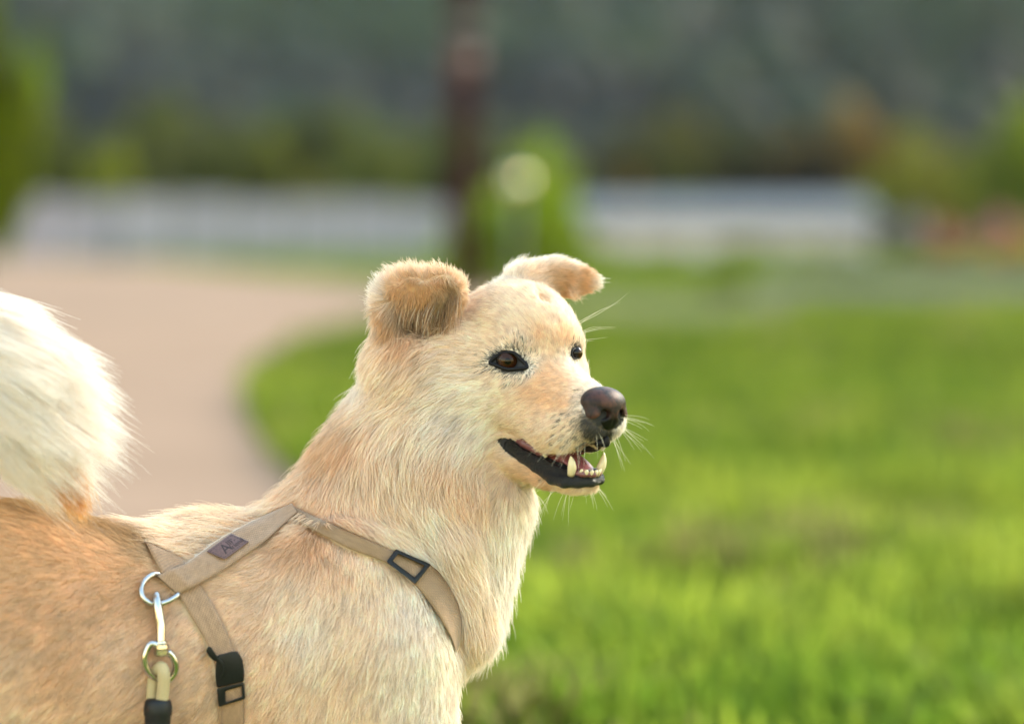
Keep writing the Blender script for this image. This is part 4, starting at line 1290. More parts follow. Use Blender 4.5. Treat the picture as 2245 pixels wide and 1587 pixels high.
def sample(n_target):
    a, b, c, d = (BV[BF[:, i]] for i in range(4))
    area = 0.5 * np.linalg.norm(np.cross(c - a, d - b), axis=1)
    mid = (a + b + c + d) / 4
    fn = np.cross(c - a, d - b); fn /= np.linalg.norm(fn, axis=1, keepdims=True) + 1e-9
    u, v = proj(mid)
    f, nn, uu = head_local(mid)
    w = area.copy()
    face = (f > -120) & (np.abs(nn) < 150) & (uu > -300) & (u > 1000)
    w[face] *= 2.6
    tail = (u < 300) & (mid[:, 1] < 250) & (mid[:, 2] < -150)
    w[tail] *= 1.7
    away = fn[:, 2] > 0.45
    w[away] *= 0.2
    w[(u < -120) | (v > 1680) | (v < 400)] *= 0.03
    w /= w.sum()
    k = rng.choice(len(BF), n_target, p=w)
    s_, t_ = rng.random((2, n_target, 1))
    q = BF[k]
    bl = lambda X: (X[q[:, 0]] * (1 - s_) + X[q[:, 1]] * s_) * (1 - t_) + (X[q[:, 3]] * (1 - s_) + X[q[:, 2]] * s_) * t_
    P = bl(BV); N = bl(BN); N /= np.linalg.norm(N, axis=1, keepdims=True)
    return P, N


def regions(P):
    u, v = proj(P)
    tail_pts = np.array([pf(*t[:3]) for t in TAIL])
    d = np.min(np.linalg.norm(P[:, None] - tail_pts[None], axis=2), axis=1)
    tail = (P[:, 1] < 215) & (u < 330) & (P[:, 2] < -160) & (v < 1030) & (d < 210)
    ear = (u > 796) & (u < 1036) & (v < 765) & (v < 770 - np.clip(u - 940, 0, 100) * 1.3) & ~tail
    f, nn, uu = head_local(P)
    ear2 = (u > 1105) & (v < 672) & (nn < -95) & (uu > 92) & ~tail & ~ear
    return tail, ear, ear2


def comb(P, N, K=7, wild=0.22):
    """grow one hair per root"""
    n = len(P)
    T, L, LF, C4 = coat(P)
    C = C4[:, :3]
    T = T - N * (T * N).sum(1, keepdims=True)
    T /= np.linalg.norm(T, axis=1, keepdims=True) + 1e-6
    B = np.cross(N, T)
    # coherent swirl of the direction, then a little per hair
    sw = lattice_noise(P, 42, 11, 2) * 0.30 + lattice_noise(P, 16, 12, 2) * 0.22
    sw = sw * np.clip(0.35 + L / 60, 0, 1)[:, None]
    ang = sw[:, 0] + rng.normal(0, wild * 0.55, n)
    T = T * np.cos(ang)[:, None] + B * np.sin(ang)[:, None]
    lift = np.clip(LF + sw[:, 1] * 0.18 + rng.normal(0, 0.10, n), 0.03, 0.95)
    L = L * np.clip(rng.normal(1.0, 0.22, n), 0.35, 1.7)
    L = np.where(rng.random(n) < 0.02, L * 1.35, L)
    cen = np.where((L < 26)[:, None], clump_centres(P, 7.5, 6), clump_centres(P, 15.0, 5))
    off = cen - P
    off -= N * (off * N).sum(1, keepdims=True)
    stray = rng.random(n) < 0.12
    clump = np.clip(L / 60, 0.15, 0.75) * np.where(stray, 0.1, 1.0)
    lim = np.linalg.norm(off, axis=1, keepdims=True)
    off = off / (lim + 1e-6) * np.minimum(lim, 14)
    pts = np.empty((n, K, 3)); pts[:, 0] = P - N * 1.0
    cur = pts[:, 0].copy()
    wob = rng.normal(0, 1, (n, 3))
    for i in range(1, K):
        s_ = i / (K - 1)
        a = lift * (1.55 - 1.25 * s_)
        d = T * np.cos(a * 1.3)[:, None] + N * np.sin(a * 1.3)[:, None]
        d = d + wob * 0.05 * s_ + np.array([0, 0.10, 0]) * s_ * np.clip(L / 60, 0, 1)[:, None]
        d /= np.linalg.norm(d, axis=1, keepdims=True)
        cur = cur + d * (L / (K - 1))[:, None]
        pts[:, i] = cur + off * (clump * s_ ** 1.6)[:, None]
    # colour: patchy pigment, darker roots, pale tips, a few dark guard hairs
    br = 1 + 0.06 * lattice_noise(P, 60, 21, 1)[:, 0] + 0.06 * lattice_noise(P, 13, 22, 1)[:, 0] + rng.normal(0, 0.075, n)
    C = C * np.clip(br, 0.45, 1.25)[:, None]
    # dark hairs: at the eye rims, round the nose and in rows of whisker dots
    pd = C4[:, 3].copy()
    pd = np.clip(pd * 1.25 - 0.06, 0, 1)
    for s_ in (1, -1):
        lid = LIDS_FAR if s_ < 0 else np.array([hp(*q) for q in LIDS])
        ring = spline(np.vstack([lid, lid[:1]]), 40)
        d = np.sqrt(((P[:, None] - ring[None]) ** 2).sum(2)).min(1)
        pd = np.maximum(pd, np.exp(-(d / 9.5) ** 1.6) * 0.97)
        pts = pts[:, :1] + (pts - pts[:, :1]) * np.clip(0.42 + d / 34, 0, 1)[:, None, None]
    for q in DOTS:
        d = np.linalg.norm(P - q, axis=1)
        pd = np.maximum(pd, np.exp(-(d / 3.6) ** 2) * 0.9)
    hs = np.floor(cen * 3.1).astype(np.int64)
    hv = (((hs[:, 0] * 73856093) ^ (hs[:, 1] * 19349663) ^ (hs[:, 2] * 83492791)) & 1023) / 1023.0
    C = C * (1 + 0.26 * (hv - 0.5))[:, None]
    C = np.where((rng.random(n) < 0.03)[:, None], C * 0.68, C)
    dark = rng.random(n) < pd
    C = np.where(dark[:, None], np.array([[0.03, 0.024, 0.022]]) * rng.uniform(0.6, 1.8, (n, 1)), C)
    return pts, L, C


def style(pts, L, C, r0=0.62):
    n, K = pts.shape[:2]
    s_ = np.linspace(0, 1, K)
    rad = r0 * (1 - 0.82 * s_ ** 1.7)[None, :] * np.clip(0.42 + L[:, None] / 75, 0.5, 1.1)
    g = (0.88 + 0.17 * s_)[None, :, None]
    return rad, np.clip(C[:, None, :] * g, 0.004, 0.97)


def grow():
    P, N = sample(N_HAIR)
    u, v = proj(P)
    tail, ear, ear2 = regions(P)
    f, nn, uu = head_local(P)
    face = N[:, 2] < 0.25
    kill = mouth_inside(P, N)
    kill |= face & in_poly(u, v, EYE_POLY) & (P[:, 2] < 0)
    kill |= in_poly(u, v, [(1252, 776), (1254, 767), (1260, 763), (1269, 764), (1269, 773), (1267, 781), (1261, 790), (1254, 784)]) & (P[:, 2] < 140)
    kill |= face & in_poly(u, v, LIP_POLY) & (f > -30)
    q = P - hp(240, 0, -66)
    kill |= (((q @ HF) / 60) ** 2 + ((q @ HN) / 53) ** 2 + ((q @ HU) / 40) ** 2 < 1)
    for k, poly in STRAP_POLY.items():
        c = poly.mean(0)
        if k == 'neck':
            continue
        kill |= face & in_poly(u, v, poly)
    keep = ~kill
    # body
    m = keep & ~tail
    p, n_ = P[m], N[m]
    pts, L, C = comb(p, n_)
    # hair that would cross a strap is pressed under it, except where the neck fur falls over the neck strap
    ok = np.ones(len(p), bool)
    up_n = spline(STRAPS['neck'][0], 60); lo_n = spline(STRAPS['neck'][1], 60)
    q2 = np.stack([u[m], v[m]], 1)
    near = face[m] & (q2[:, 0] > 560) & (q2[:, 1] > 1000)
    over = np.zeros(len(p), bool)
    d_up = np.sqrt(((q2[near][:, None] - up_n[None]) ** 2).sum(2)).min(1); d_lo = np.sqrt(((q2[near][:, None] - lo_n[None]) ** 2).sum(2)).min(1)
    over[near] = (d_up < d_lo) & (d_up < 3) & (q2[near, 0] < 720)
    s1 = np.clip(np.linspace(0, 1, pts.shape[1])[None, :] * 2.6, 0, 1)
    bl_ = np.zeros(len(p)); bl_[near] = np.clip(2.0 - d_up / 10, 0, 1) * over[near]
    io = np.where(over)[0]
    for part_, keep_ in ((q2[io, 0] < 735, 0.72), (q2[io, 0] >= 735, 0.4)):
        ii_ = io[part_]
        t = np.linspace(0, keep_ * (pts.shape[1] - 1), pts.shape[1]); i0 = np.clip(t.astype(int), 0, pts.shape[1] - 2); fr = (t - i0)[None, :, None]
        pts[ii_] = pts[ii_][:, i0] * (1 - fr) + pts[ii_][:, i0 + 1] * fr
    pts[:, :, 2] -= bl_[:, None] * s1 * 33
    for k, poly in STRAP_POLY.items():
        cy = poly.mean(0)
        if k == 'neck':
            ok &= ~(face[m] & in_poly(u[m], v[m], poly) & ~over)
        for j in range(2, pts.shape[1]):
            uu_, vv_ = proj(pts[:, j])
            ins = in_poly(uu_, vv_, poly) & face[m]
            if k == 'neck':
                ins &= ~over               # long neck fur lies over this one
            if ins.any():
                f_ = 0.75 * (j - 1) / (pts.shape[1] - 1) + 0.12
                idx = np.where(ins)[0]
                base = pts[idx, :1]
                # shorten: resample the strand onto its first part
                t = np.linspace(0, f_ * (pts.shape[1] - 1), pts.shape[1])
                i0 = np.clip(t.astype(int), 0, pts.shape[1] - 2); fr = (t - i0)[None, :, None]
                pts[idx] = pts[idx][:, i0] * (1 - fr) + pts[idx][:, i0 + 1] * fr
                L[idx] *= f_
    pts, L, C = pts[ok], L[ok], C[ok]
    e1, e2 = ear[m][ok], ear2[m][ok]
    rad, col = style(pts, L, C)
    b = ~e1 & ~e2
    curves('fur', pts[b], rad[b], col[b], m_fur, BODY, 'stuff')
    curves('ear_fur', pts[e1], rad[e1], col[e1], m_fur, BODY, 'stuff', 'rusty brown fur of the folded ear nearest the camera')
    curves('ear_fur', pts[e2], rad[e2], col[e2], m_fur, BODY, 'stuff', 'pale edged brown fur of the far ear')
    # long wisps hanging from the folded ear's edge
    nw = 1500
    edge = spline(np.array([(852, 668), (880, 678), (915, 684), (955, 676), (988, 660), (1008, 642)]), 200)
    a_ = edge[rng.integers(0, 200, nw)] + rng.normal(0, 7, (nw, 2))
    R_ = [hit(*q) for q in a_]
    okw = np.array([r[0] is not None for r in R_])
    pw = np.array([r[0] if r[0] is not None else (0, 0, 0) for r in R_])
    cw = clump_centres(pw, 9.0, 91)
    Lw = rng.uniform(14, 80, nw) * np.clip(0.5 + (pw[:, 0] + 250) / 150, 0.35, 1.1)
    lean = lattice_noise(pw, 14, 92, 2)
    K = 7; ptw = np.empty((nw, K, 3)); cur = pw.copy(); ptw[:, 0] = cur
    for j in range(1, K):
        s_ = j / (K - 1)
        d = np.stack([-0.28 + 0.45 * lean[:, 0] + 0.25 * lean[:, 1] * s_, np.ones(nw) * (0.35 + s_), -0.35 * (1 - s_) + 0.25 * s_ + 0 * s_ * lean[:, 0]], 1) + rng.normal(0, 0.05, (nw, 3))
        d /= np.linalg.norm(d, axis=1, keepdims=True)
        cur = cur + d * (Lw / (K - 1))[:, None]
        ptw[:, j] = cur + (cw - pw) * np.array([1, .3, .3]) * rng.uniform(0.1, 0.9, (nw, 1)) * s_
    Cw = np.where(rng.random((nw, 1)) < 0.3, np.array([SAND]), np.array([(0.50, 0.26, 0.11)])) * rng.uniform(0.4, 1.0, (nw, 1))  # wisps tinted dark for the shade inside the ear
    rw, kw = style(ptw, Lw, Cw, 0.55)
    curves('ear_wisps', ptw[okw], rw[okw], kw[okw], m_fur, BODY, 'stuff')
    # tail plume
    m = keep & tail
    p, n_ = P[m], N[m]
    nh = len(p)
    path = spline(np.array([pf(*t[:3]) for t in TAIL]), 60)
    tg = np.gradient(path, axis=0); tg /= np.linalg.norm(tg, axis=1, keepdims=True)
    i = np.argmin(((p[:, None] - path[None]) ** 2).sum(2), axis=1)
    T = tg[i]
    sw = lattice_noise(p, 60, 31, 3) * 0.25 + lattice_noise(p, 22, 32, 3) * 0.15
    L = rng.normal(165, 34, nh).clip(70, 270) * (0.7 + 0.45 * (i / 59))
    d0 = n_ * 0.62 + T * 0.55 + np.array([0.42, 0.12, 0]) + sw + rng.normal(0, 0.07, (nh, 3))
    K = 9
    pts = np.empty((nh, K, 3)); cur = p.copy(); pts[:, 0] = p
    off = clump_centres(p, 34.0, 8) - p
    off -= n_ * (off * n_).sum(1, keepdims=True)
    cl = np.where(rng.random(nh) < 0.2, 0.15, 0.75)
    for j in range(1, K):
        s_ = j / (K - 1)
        d = d0 * (1 - 0.75 * s_) + (T * 0.35 + np.array([0.52, 0.36, 0.02])) * (0.25 + s_)
        d /= np.linalg.norm(d, axis=1, keepdims=True)
        cur = cur + d * (L / (K - 1))[:, None]
        pts[:, j] = cur + off * (cl * s_ ** 1.5)[:, None] + lattice_noise(cur, 30, 33, 3) * 5 * s_
    low = np.clip((p[:, 1] - 110) / 120, 0, 1) * np.clip(1 - np.abs(n_[:, 2]), 0, 1)
    C = np.array(WHITE)[None] * (1 - low[:, None] * 0.8) + np.array(SAND)[None] * low[:, None] * 0.8
    C = C * np.clip(1 + 0.07 * lattice_noise(p, 40, 34, 1) + rng.normal(0, 0.05, (nh, 1)), 0.6, 1.1)
    rad, col = style(pts, L, C, 0.5)
    nt = 900
    pt = np.stack([rng.normal(0, 17, nt), rng.uniform(-22, 22, nt), rng.normal(0, 14, nt)], 1) + pf(128, 1040, -300)
    ct = clump_centres(pt, 12, 77); Lt = rng.uniform(40, 105, nt)
    tp = np.empty((nt, K, 3)); cur = pt.copy(); tp[:, 0] = cur
    for j in range(1, K):
        s_ = j / (K - 1)
        d = np.array([0.55 * (1 - s_) + 0.15, 0.35 + s_, 0.0]) + lattice_noise(ct, 14, 78, 3) * 0.16 + rng.normal(0, .05, (nt, 3))
        d /= np.linalg.norm(d, axis=1, keepdims=True); cur = cur + d * (Lt / (K - 1))[:, None]
        tp[:, j] = cur + (ct - pt) * 0.6 * s_
    ctc = np.array([[0.80, 0.42, 0.14]]) * rng.uniform(0.7, 1.15, (nt, 1))
    rt_, kt_ = style(tp, Lt, ctc, 0.5)
    pts = np.concatenate([pts, tp]); rad = np.concatenate([rad, rt_]); col = np.concatenate([col, kt_])
    curves('tail_fur', pts, rad, col, m_fur, BODY, 'stuff')


DOTS = [hit(*q)[0] for q in ((1222, 909), (1238, 903), (1256, 922), (1242, 933), (1225, 932), (1262, 952), (1250, 962), (1236, 953), (1220, 952), (1268, 972),
                             (1240, 975), (1217, 968), (1232, 918), (1266, 930), (1252, 905), (1145, 752), (1200, 1046), (1193, 1050))]
N_HAIR = 620000
grow()

# ------------------------------------------------------------------ harness


def webbing(name, color):
    m = mat(name, color, 0.85)
    n, l, b = nodes(m)
    uv = n.new('ShaderNodeUVMap')
    mp = n.new('ShaderNodeMapping'); mp.inputs['Scale'].default_value = (1, 1, 1)
    l.new(uv.outputs[0], mp.inputs[0])
    br = n.new('ShaderNodeTexBrick'); br.inputs['Scale'].default_value = 1.0
    br.inputs['Color1'].default_value = (1, 1, 1, 1); br.inputs['Color2'].default_value = (0.75, 0.75, 0.75, 1); br.inputs['Mortar'].default_value = (0, 0, 0, 1)
    br.inputs['Mortar Size'].default_value = 0.18; br.inputs['Mortar Smooth'].default_value = 1.0
    br.inputs['Brick Width'].default_value = 1.0; br.inputs['Row Height'].default_value = 1.0
    l.new(mp.outputs[0], br.inputs['Vector'])
    nz = n.new('ShaderNodeTexNoise'); nz.inputs['Scale'].default_value = 0.35; nz.inputs['Detail'].default_value = 5
    l.new(uv.outputs[0], nz.inputs['Vector'])
    mx = n.new('ShaderNodeMix'); mx.data_type = 'RGBA'; mx.inputs['Factor'].default_value = 1.0; mx.blend_type = 'MULTIPLY'
    r = n.new('ShaderNodeValToRGB')
    r.color_ramp.elements[0].color = (*[c * 0.62 for c in color], 1); r.color_ramp.elements[1].color = (*[min(1, c * 1.25) for c in color], 1)
    l.new(nz.outputs['Fac'], r.inputs[0])
    r2 = n.new('ShaderNodeValToRGB'); r2.color_ramp.elements[0].color = (0.42, 0.40, 0.38, 1)
    l.new(br.outputs['Color'], r2.inputs[0])
    l.new(r.outputs[0], mx.inputs['A']); l.new(r2.outputs[0], mx.inputs['B'])
    l.new(mx.outputs['Result'], b.inputs['Base Color'])
    bump(m, br.outputs['Color'], 0.7, 0.0007)
    b.inputs['Sheen Weight'].default_value = 0.25
    return m


m_web = webbing('tan_webbing', (0.51, 0.305, 0.185))
m_web2 = webbing('dark_tan_webbing', (0.40, 0.235, 0.12))
_p = to_world(hit(350, 1290)[0])
HARN = empty('dog_harness', tuple(_p), 'beige webbing dog harness with black buckles and a brown leather patch', 'dog harness')


def drape(U, V):
    """skin under a grid of photo positions, gaps bridged, smoothed"""
    P = np.full(U.shape + (3,), np.nan); N = np.zeros(U.shape + (3,))
    for i in range(U.shape[0]):
        for j in range(U.shape[1]):
            p, n = hit(U[i, j], V[i, j])
            if p is not None: P[i, j] = p; N[i, j] = n
    W = P[..., 2].copy()
    for j in range(W.shape[1]):
        ok = ~np.isnan(W[:, j])
        W[:, j] = np.interp(np.arange(len(W)), np.where(ok)[0], W[ok, j])
        for c in range(3):
            N[:, j, c] = np.interp(np.arange(len(W)), np.where(ok)[0], N[ok, j, c])
    for _ in range(6):
        W[1:-1] = (W[:-2] + W[1:-1] * 2 + W[2:]) / 4
        W[:, 1:-1] = (W[:, :-2] + W[:, 1:-1] * 2 + W[:, 2:]) / 4
        N[1:-1] = (N[:-2] + N[1:-1] * 2 + N[2:]) / 4
    N /= np.linalg.norm(N, axis=-1, keepdims=True)
    k = 1 + W / FPX
    return np.stack([(U - IMG_W / 2) * k, (V - IMG_H / 2) * k, W], -1), N


def strap(name, key, h, m, thick=5.0, n=90, mm=9, label=None):
    G = strap_grid(key, n, mm)
    P, N = drape(G[..., 0], G[..., 1])
    h = np.broadcast_to(np.interp(np.linspace(0, 1, n), np.linspace(0, 1, len(h)), h)[:, None, None], (n, mm, 1))
    cr = (1 - np.abs(np.linspace(-1, 1, mm)) ** 6)[None, :, None]
    ripple = lattice_noise(P.reshape(-1, 3), 26, 77, 1).reshape(n, mm, 1) * 1.3
    nz = np.clip(-N[..., 2:3], 0.45, 1)

    def lift(a):                            # raised off the skin, still under the same photo position
        w = P[..., 2:3] - a / nz; k = 1 + w / FPX
        return np.concatenate([(G[..., 0:1] - IMG_W / 2) * k, (G[..., 1:2] - IMG_H / 2) * k, w], -1)
    top = lift(h + cr * 1.2 + ripple); bot = lift(h - thick + ripple)
    V = np.concatenate([top.reshape(-1, 3), bot.reshape(-1, 3)])
    F = []; o = n * mm
    ix = lambda i, j: i * mm + j
    for i in range(n - 1):
        for j in range(mm - 1):
            F.append((ix(i, j), ix(i, j + 1), ix(i + 1, j + 1), ix(i + 1, j)))
            F.append((o + ix(i, j), o + ix(i + 1, j), o + ix(i + 1, j + 1), o + ix(i, j + 1)))
        for j, fl in ((0, 0), (mm - 1, 1)):
            q = (ix(i, j), ix(i + 1, j), o + ix(i + 1, j), o + ix(i, j))
            F.append(q if fl == 0 else q[::-1])
    for i, fl in ((0, 1), (n - 1, 0)):
        for j in range(mm - 1):
            q = (ix(i, j), ix(i, j + 1), o + ix(i, j + 1), o + ix(i, j))
            F.append(q if fl == 0 else q[::-1])
    ob = mesh_np(name, to_world(V), F, m, HARN, label=label)
    # weave runs along the strap: lengths in threads
    L = np.concatenate([[0], np.cumsum(np.linalg.norm(np.diff(P[:, mm // 2], axis=0), axis=1))])
    wd = np.linalg.norm(P[:, -1] - P[:, 0], axis=1).mean()
    uvv = np.zeros((2 * o, 2))
    uvv[:o, 0] = np.repeat(L, mm) / 7.0; uvv[:o, 1] = np.tile(np.linspace(0, wd, mm), n) / 3.6
    uvv[o:] = uvv[:o] + 0.37
    uvl = ob.data.uv_layers.new(name='UVMap')
    li = np.empty(len(ob.data.loops), np.int32); ob.data.loops.foreach_get('vertex_index', li)
    uvl.data.foreach_set('uv', uvv[li].astype(np.float32).ravel())
    for e in ob.data.polygons: pass
    return ob, G, top


_, G_SP, T_SP = strap('back_strap', 'spine', [13, 23, 22, 22, 20, 20, 20, 20, 18], m_web)
_, G_GI, T_GI = strap('girth_strap', 'girth', [12, 10, 9, 9, 10, 11, 11, 11, 11], m_web)
_, G_NE, T_NE = strap('neck_strap', 'neck', [14, 14, 14, 14, 15, 16, 16, 14, 12], m_web2)

m_plastic = mat('black_plastic', (0.014, 0.014, 0.015), 0.42, **{'Specular_IOR_Level': 0.25})
_nz, _r = noise_color(m_plastic, 1400, [(0.3, (0.006, 0.006, 0.0065)), (0.7, (0.012, 0.012, 0.0125))]); bump(m_plastic, _nz.outputs['Fac'], 0.12, 0.0003)


def depth_plane(pts):
    A, B = [], []
    for u, v in pts:
        p, n = hit(u, v)
        A.append((u, v, 1)); B.append(p[2])
    c = np.linalg.lstsq(np.array(A, float), np.array(B), rcond=None)[0]
    return lambda u, v: c[0] * u + c[1] * v + c[2]


def strap_plane(G, T, u, v, r):
    g_ = G.reshape(-1, 2); k_ = np.hypot(g_[:, 0] - u, g_[:, 1] - v) < r
    c = np.linalg.lstsq(np.concatenate([g_[k_], np.ones((k_.sum(), 1))], 1), T.reshape(-1, 3)[k_, 2], rcond=None)[0]
    return lambda uu, vv: c[0] * uu + c[1] * vv + c[2]


def bevelled(name, V, F, m, parent, bev, label=None, seg=2):
    bm = bmesh.new()
    vs = [bm.verts.new(tuple(v)) for v in to_world(np.asarray(V, float)) - origin_of(parent)]
    for f in F: bm.faces.new([vs[i] for i in f])
    bmesh.ops.recalc_face_normals(bm, faces=bm.faces)
    if bev > 0:
        sharp = [e for e in bm.edges if len(e.link_faces) == 2 and e.calc_face_angle() > 0.5]
        bmesh.ops.bevel(bm, geom=sharp, offset=bev * S, segments=seg, profile=0.5, affect='EDGES', clamp_overlap=True)
    me = bpy.data.meshes.new(name); bm.to_mesh(me); bm.free()
    me.polygons.foreach_set('use_smooth', np.ones(len(me.polygons), bool))
    o = link(name, me, m, parent, label)
    me.set_sharp_from_angle(angle=math.radians(50))
    return o


def prism(name, poly, w, top, bot, m, parent, bev=2.0, label=None):
    n = len(poly)
    V = [pf(u, v, w(u, v) - top) for u, v in poly] + [pf(u, v, w(u, v) - bot) for u, v in poly]
    F = [tuple(range(n)), tuple(range(2 * n - 1, n - 1, -1))] + [(i, (i + 1) % n, n + (i + 1) % n, n + i) for i in range(n)]
    return bevelled(name, V, F, m, parent, bev, label)


def ring(name, outer, inner, w, top, bot, m, parent, bev=1.5, label=None):
    n = len(outer)
    V = [pf(u, v, w(u, v) - t) for t in (top, bot) for poly in (outer, inner) for u, v in poly]
    F = []
    for i in range(n):
        j = (i + 1) % n
        F += [(i, j, n + j, n + i), (2 * n + i, 3 * n + i, 3 * n + j, 2 * n + j), (i, 2 * n + i, 2 * n + j, j), (n + i, n + j, 3 * n + j, 3 * n + i)]
    return bevelled(name, V, F, m, parent, bev, label)


_w0 = strap_plane(G_GI, T_GI, 505, 1490, 75)
_w = lambda u, v: _w0(u, v) + 14
BUCK = prism('buckle', [(477, 1436), (508, 1428), (521, 1427), (532, 1446), (535, 1470), (535, 1493), (475, 1507), (472, 1480), (473, 1455)], _w, 26, 10, m_plastic, HARN, 3)
prism('release_prong', [(453, 1421), (457, 1416), (463, 1418), (470, 1429), (478, 1440), (486, 1446), (492, 1455), (494, 1470), (491, 1480), (484, 1488), (482, 1486), (488, 1474), (487, 1462), (480, 1452), (466, 1446), (458, 1438), (452, 1428)],
      _w, 30, 14, m_plastic, BUCK, 2.5)
prism('side_grip', [(473, 1458), (480, 1453), (487, 1462), (488, 1474), (482, 1486), (475, 1487), (472, 1472)], _w, 22, 8, m_plastic, BUCK, 3)
ring('adjuster_frame', [(475, 1508.5), (535, 1494.5), (538, 1531), (480, 1549)], [(494, 1514), (530, 1503), (531, 1526), (495, 1539)], _w, 24, 9, m_plastic, BUCK, 2.5)
_w = strap_plane(G_NE, T_NE, 896, 1240, 52)
ring('strap_slider', [(868, 1203), (945, 1237), (911, 1280), (847, 1231)], [(874, 1214), (932, 1240), (909, 1265), (861, 1229)], _w, 15, -3, m_plastic, HARN, 2.5)

m_leather = mat('brown_leather', (0.13, 0.065, 0.055), 0.45)
_nz, _r = noise_color(m_leather, 700, [(0.3, (0.10, 0.05, 0.043)), (0.7, (0.17, 0.085, 0.072))]); bump(m_leather, _nz.outputs['Fac'], 0.2, 0.0003)
m_press = mat('pressed_leather', (0.035, 0.016, 0.014), 0.6)
_pc = [(452.7, 1208), (506.6, 1169), (546.5, 1186.5), (492.7, 1226)]
_w = strap_plane(G_SP, T_SP, 499, 1197, 58)
PATCH = prism('leather_patch', _pc, _w, 9, -2, m_leather, HARN, 1.6)


def patch_pt(s_, t_, up=9.3):
    a, b, c, d = (np.array(q) for q in _pc)
    q = (a * (1 - s_) + b * s_) * (1 - t_) + (d * (1 - s_) + c * s_) * t_
    return pf(q[0], q[1], _w(q[0], q[1]) - up)


def letters(text, s_, t_, size, parent):
    cu = bpy.data.curves.new('lettering', 'FONT'); cu.body = text; cu.size = size * S; cu.extrude = 0.00012
    cu.materials.append(m_press)
    o = bpy.data.objects.new('lettering', cu); COL.objects.link(o); o.parent = parent
    p = patch_pt(s_, t_)
    ex = to_world(patch_pt(s_ + 0.1, t_)) - to_world(p); ex /= np.linalg.norm(ex)
    ey = to_world(patch_pt(s_, t_ - 0.1)) - to_world(p); ey -= ex * (ey @ ex); ey /= np.linalg.norm(ey)
    ez = np.cross(ex, ey)
    from mathutils import Matrix
    M = Matrix(((ex[0], ey[0], ez[0], 0), (ex[1], ey[1], ez[1], 0), (ex[2], ey[2], ez[2], 0), (0, 0, 0, 1)))
    me = bpy.data.meshes.new_from_object(o)
    bpy.data.objects.remove(o)
    me.transform(Matrix.Translation(Vector(to_world(p) - origin_of(parent))) @ M)
    if not me.materials: me.materials.append(m_press)
    return link('lettering', me, None, parent)


letters('A', 0.20, 0.78, 36, PATCH)
letters('lli', 0.545, 0.52, 21, PATCH)
letters('friend', 0.46, 0.80, 16.5, PATCH)
V, F = [], []
for s_, t_, r_ in ((0.74, 0.26, .022), (0.80, 0.26, .022), (0.735, 0.38, .024), (0.82, 0.42, .022)):
    o_ = len(V)
    for k in range(8):
        a_ = k * math.pi / 4; V.append(patch_pt(s_ + r_ * math.cos(a_), t_ + 1.5 * r_ * math.sin(a_), 9.5))
    F.append(tuple(range(o_, o_ + 8)))
mesh_np('star_dots', to_world(np.array(V)), F, m_press, PATCH)
V, F = [], []
for side in range(4):
    for k in range(9 if side % 2 == 0 else 6):
        f0 = (k + 0.25) / (9 if side % 2 == 0 else 6); f1 = f0 + (0.065 if side % 2 == 0 else 0.09)
        i_ = 0.07 if side % 2 == 0 else 0.055
        g0, g1 = 0.06 + 0.88 * f0, 0.06 + 0.88 * f1
        q = {0: ((g0, .10), (g1, .10), (g1, .13), (g0, .13)), 1: ((.93, g0), (.955, g0), (.955, g1), (.93, g1)),
             2: ((g0, .87), (g1, .87), (g1, .90), (g0, .90)), 3: ((.045, g0), (.07, g0), (.07, g1), (.045, g1))}[side]
        o_ = len(V); V += [patch_pt(a_, b_, 9.4) for a_, b_ in q]; F.append((o_, o_ + 1, o_ + 2, o_ + 3))
mesh_np('stitching', to_world(np.array(V)), F, m_press, PATCH)

m_steel = mat('polished_steel', (0.50, 0.485, 0.47), 0.2, Metallic=1.0)


def sk(u, v, up):
    p, n = hit(u, v)
    return pf(u, v, p[2] - up)


def part_tube(name, pts, rad, m, parent, n=60, sides=14, closed=False, label=None):
    sm = spline(pts, n)
    rr = np.interp(np.linspace(0, 1, n), np.linspace(0, 1, len(rad)), rad) if np.ndim(rad) else rad
    V, F = tube(sm, rr, sides, caps=True)
    return mesh_np(name, to_world(V), F, m, parent, label=label)


part_tube('ring', [sk(*q) for q in ((370, 1280, 3), (356, 1267, 4), (345, 1259, 10), (334, 1260, 17), (323, 1267, 18), (314, 1277, 18), (310, 1290, 18), (312, 1305, 18), (320, 1316, 18), (334, 1323, 18),
                                     (351, 1323, 18), (367, 1318, 18), (380, 1311, 18), (389, 1304, 17), (391, 1298, 11), (385, 1293, 5), (370, 1280, 3))], 5.6, m_steel, HARN, 110)

# ------------------------------------------------------------------ leash
_p = to_world(sk(350, 1410, 24))
LEASH = empty('leash', tuple(_p), 'tan rope leash with steel snap hook and black grip clipped on the harness ring', 'leash')
HOOK = part_tube('snap_hook', [sk(*q) for q in ((347, 1334, 11), (345, 1322, 11), (342, 1309, 14), (343, 1303, 24), (344.5, 1312, 31), (346, 1330, 31), (349, 1352, 28), (352.5, 1376, 26), (353, 1408, 26))],
                 [3, 5, 6, 7, 8.5, 9.5, 10, 10, 9.5], m_steel, LEASH, 70, 16)
part_tube('hook_gate', [sk(*q) for q in ((349, 1340, 18), (352, 1352, 17), (356, 1380, 18), (357, 1402, 20))], [4, 5, 6, 6], m_steel, HOOK, 30)
prof = [(1405, 9.5), (1406, 12), (1409, 12.5), (1410, 11), (1412, 11), (1413, 15.5), (1420, 16), (1421, 14.3), (1423, 14.3), (1424, 16), (1433, 16), (1436, 13), (1437, 6)]
part_ = np.array([sk(353.5 + (v - 1405) * 0.05, 1420, 26) + np.array([0, v - 1420, 0]) for v, r in prof])
V, F = tube(part_, [r for v, r in prof], 20)
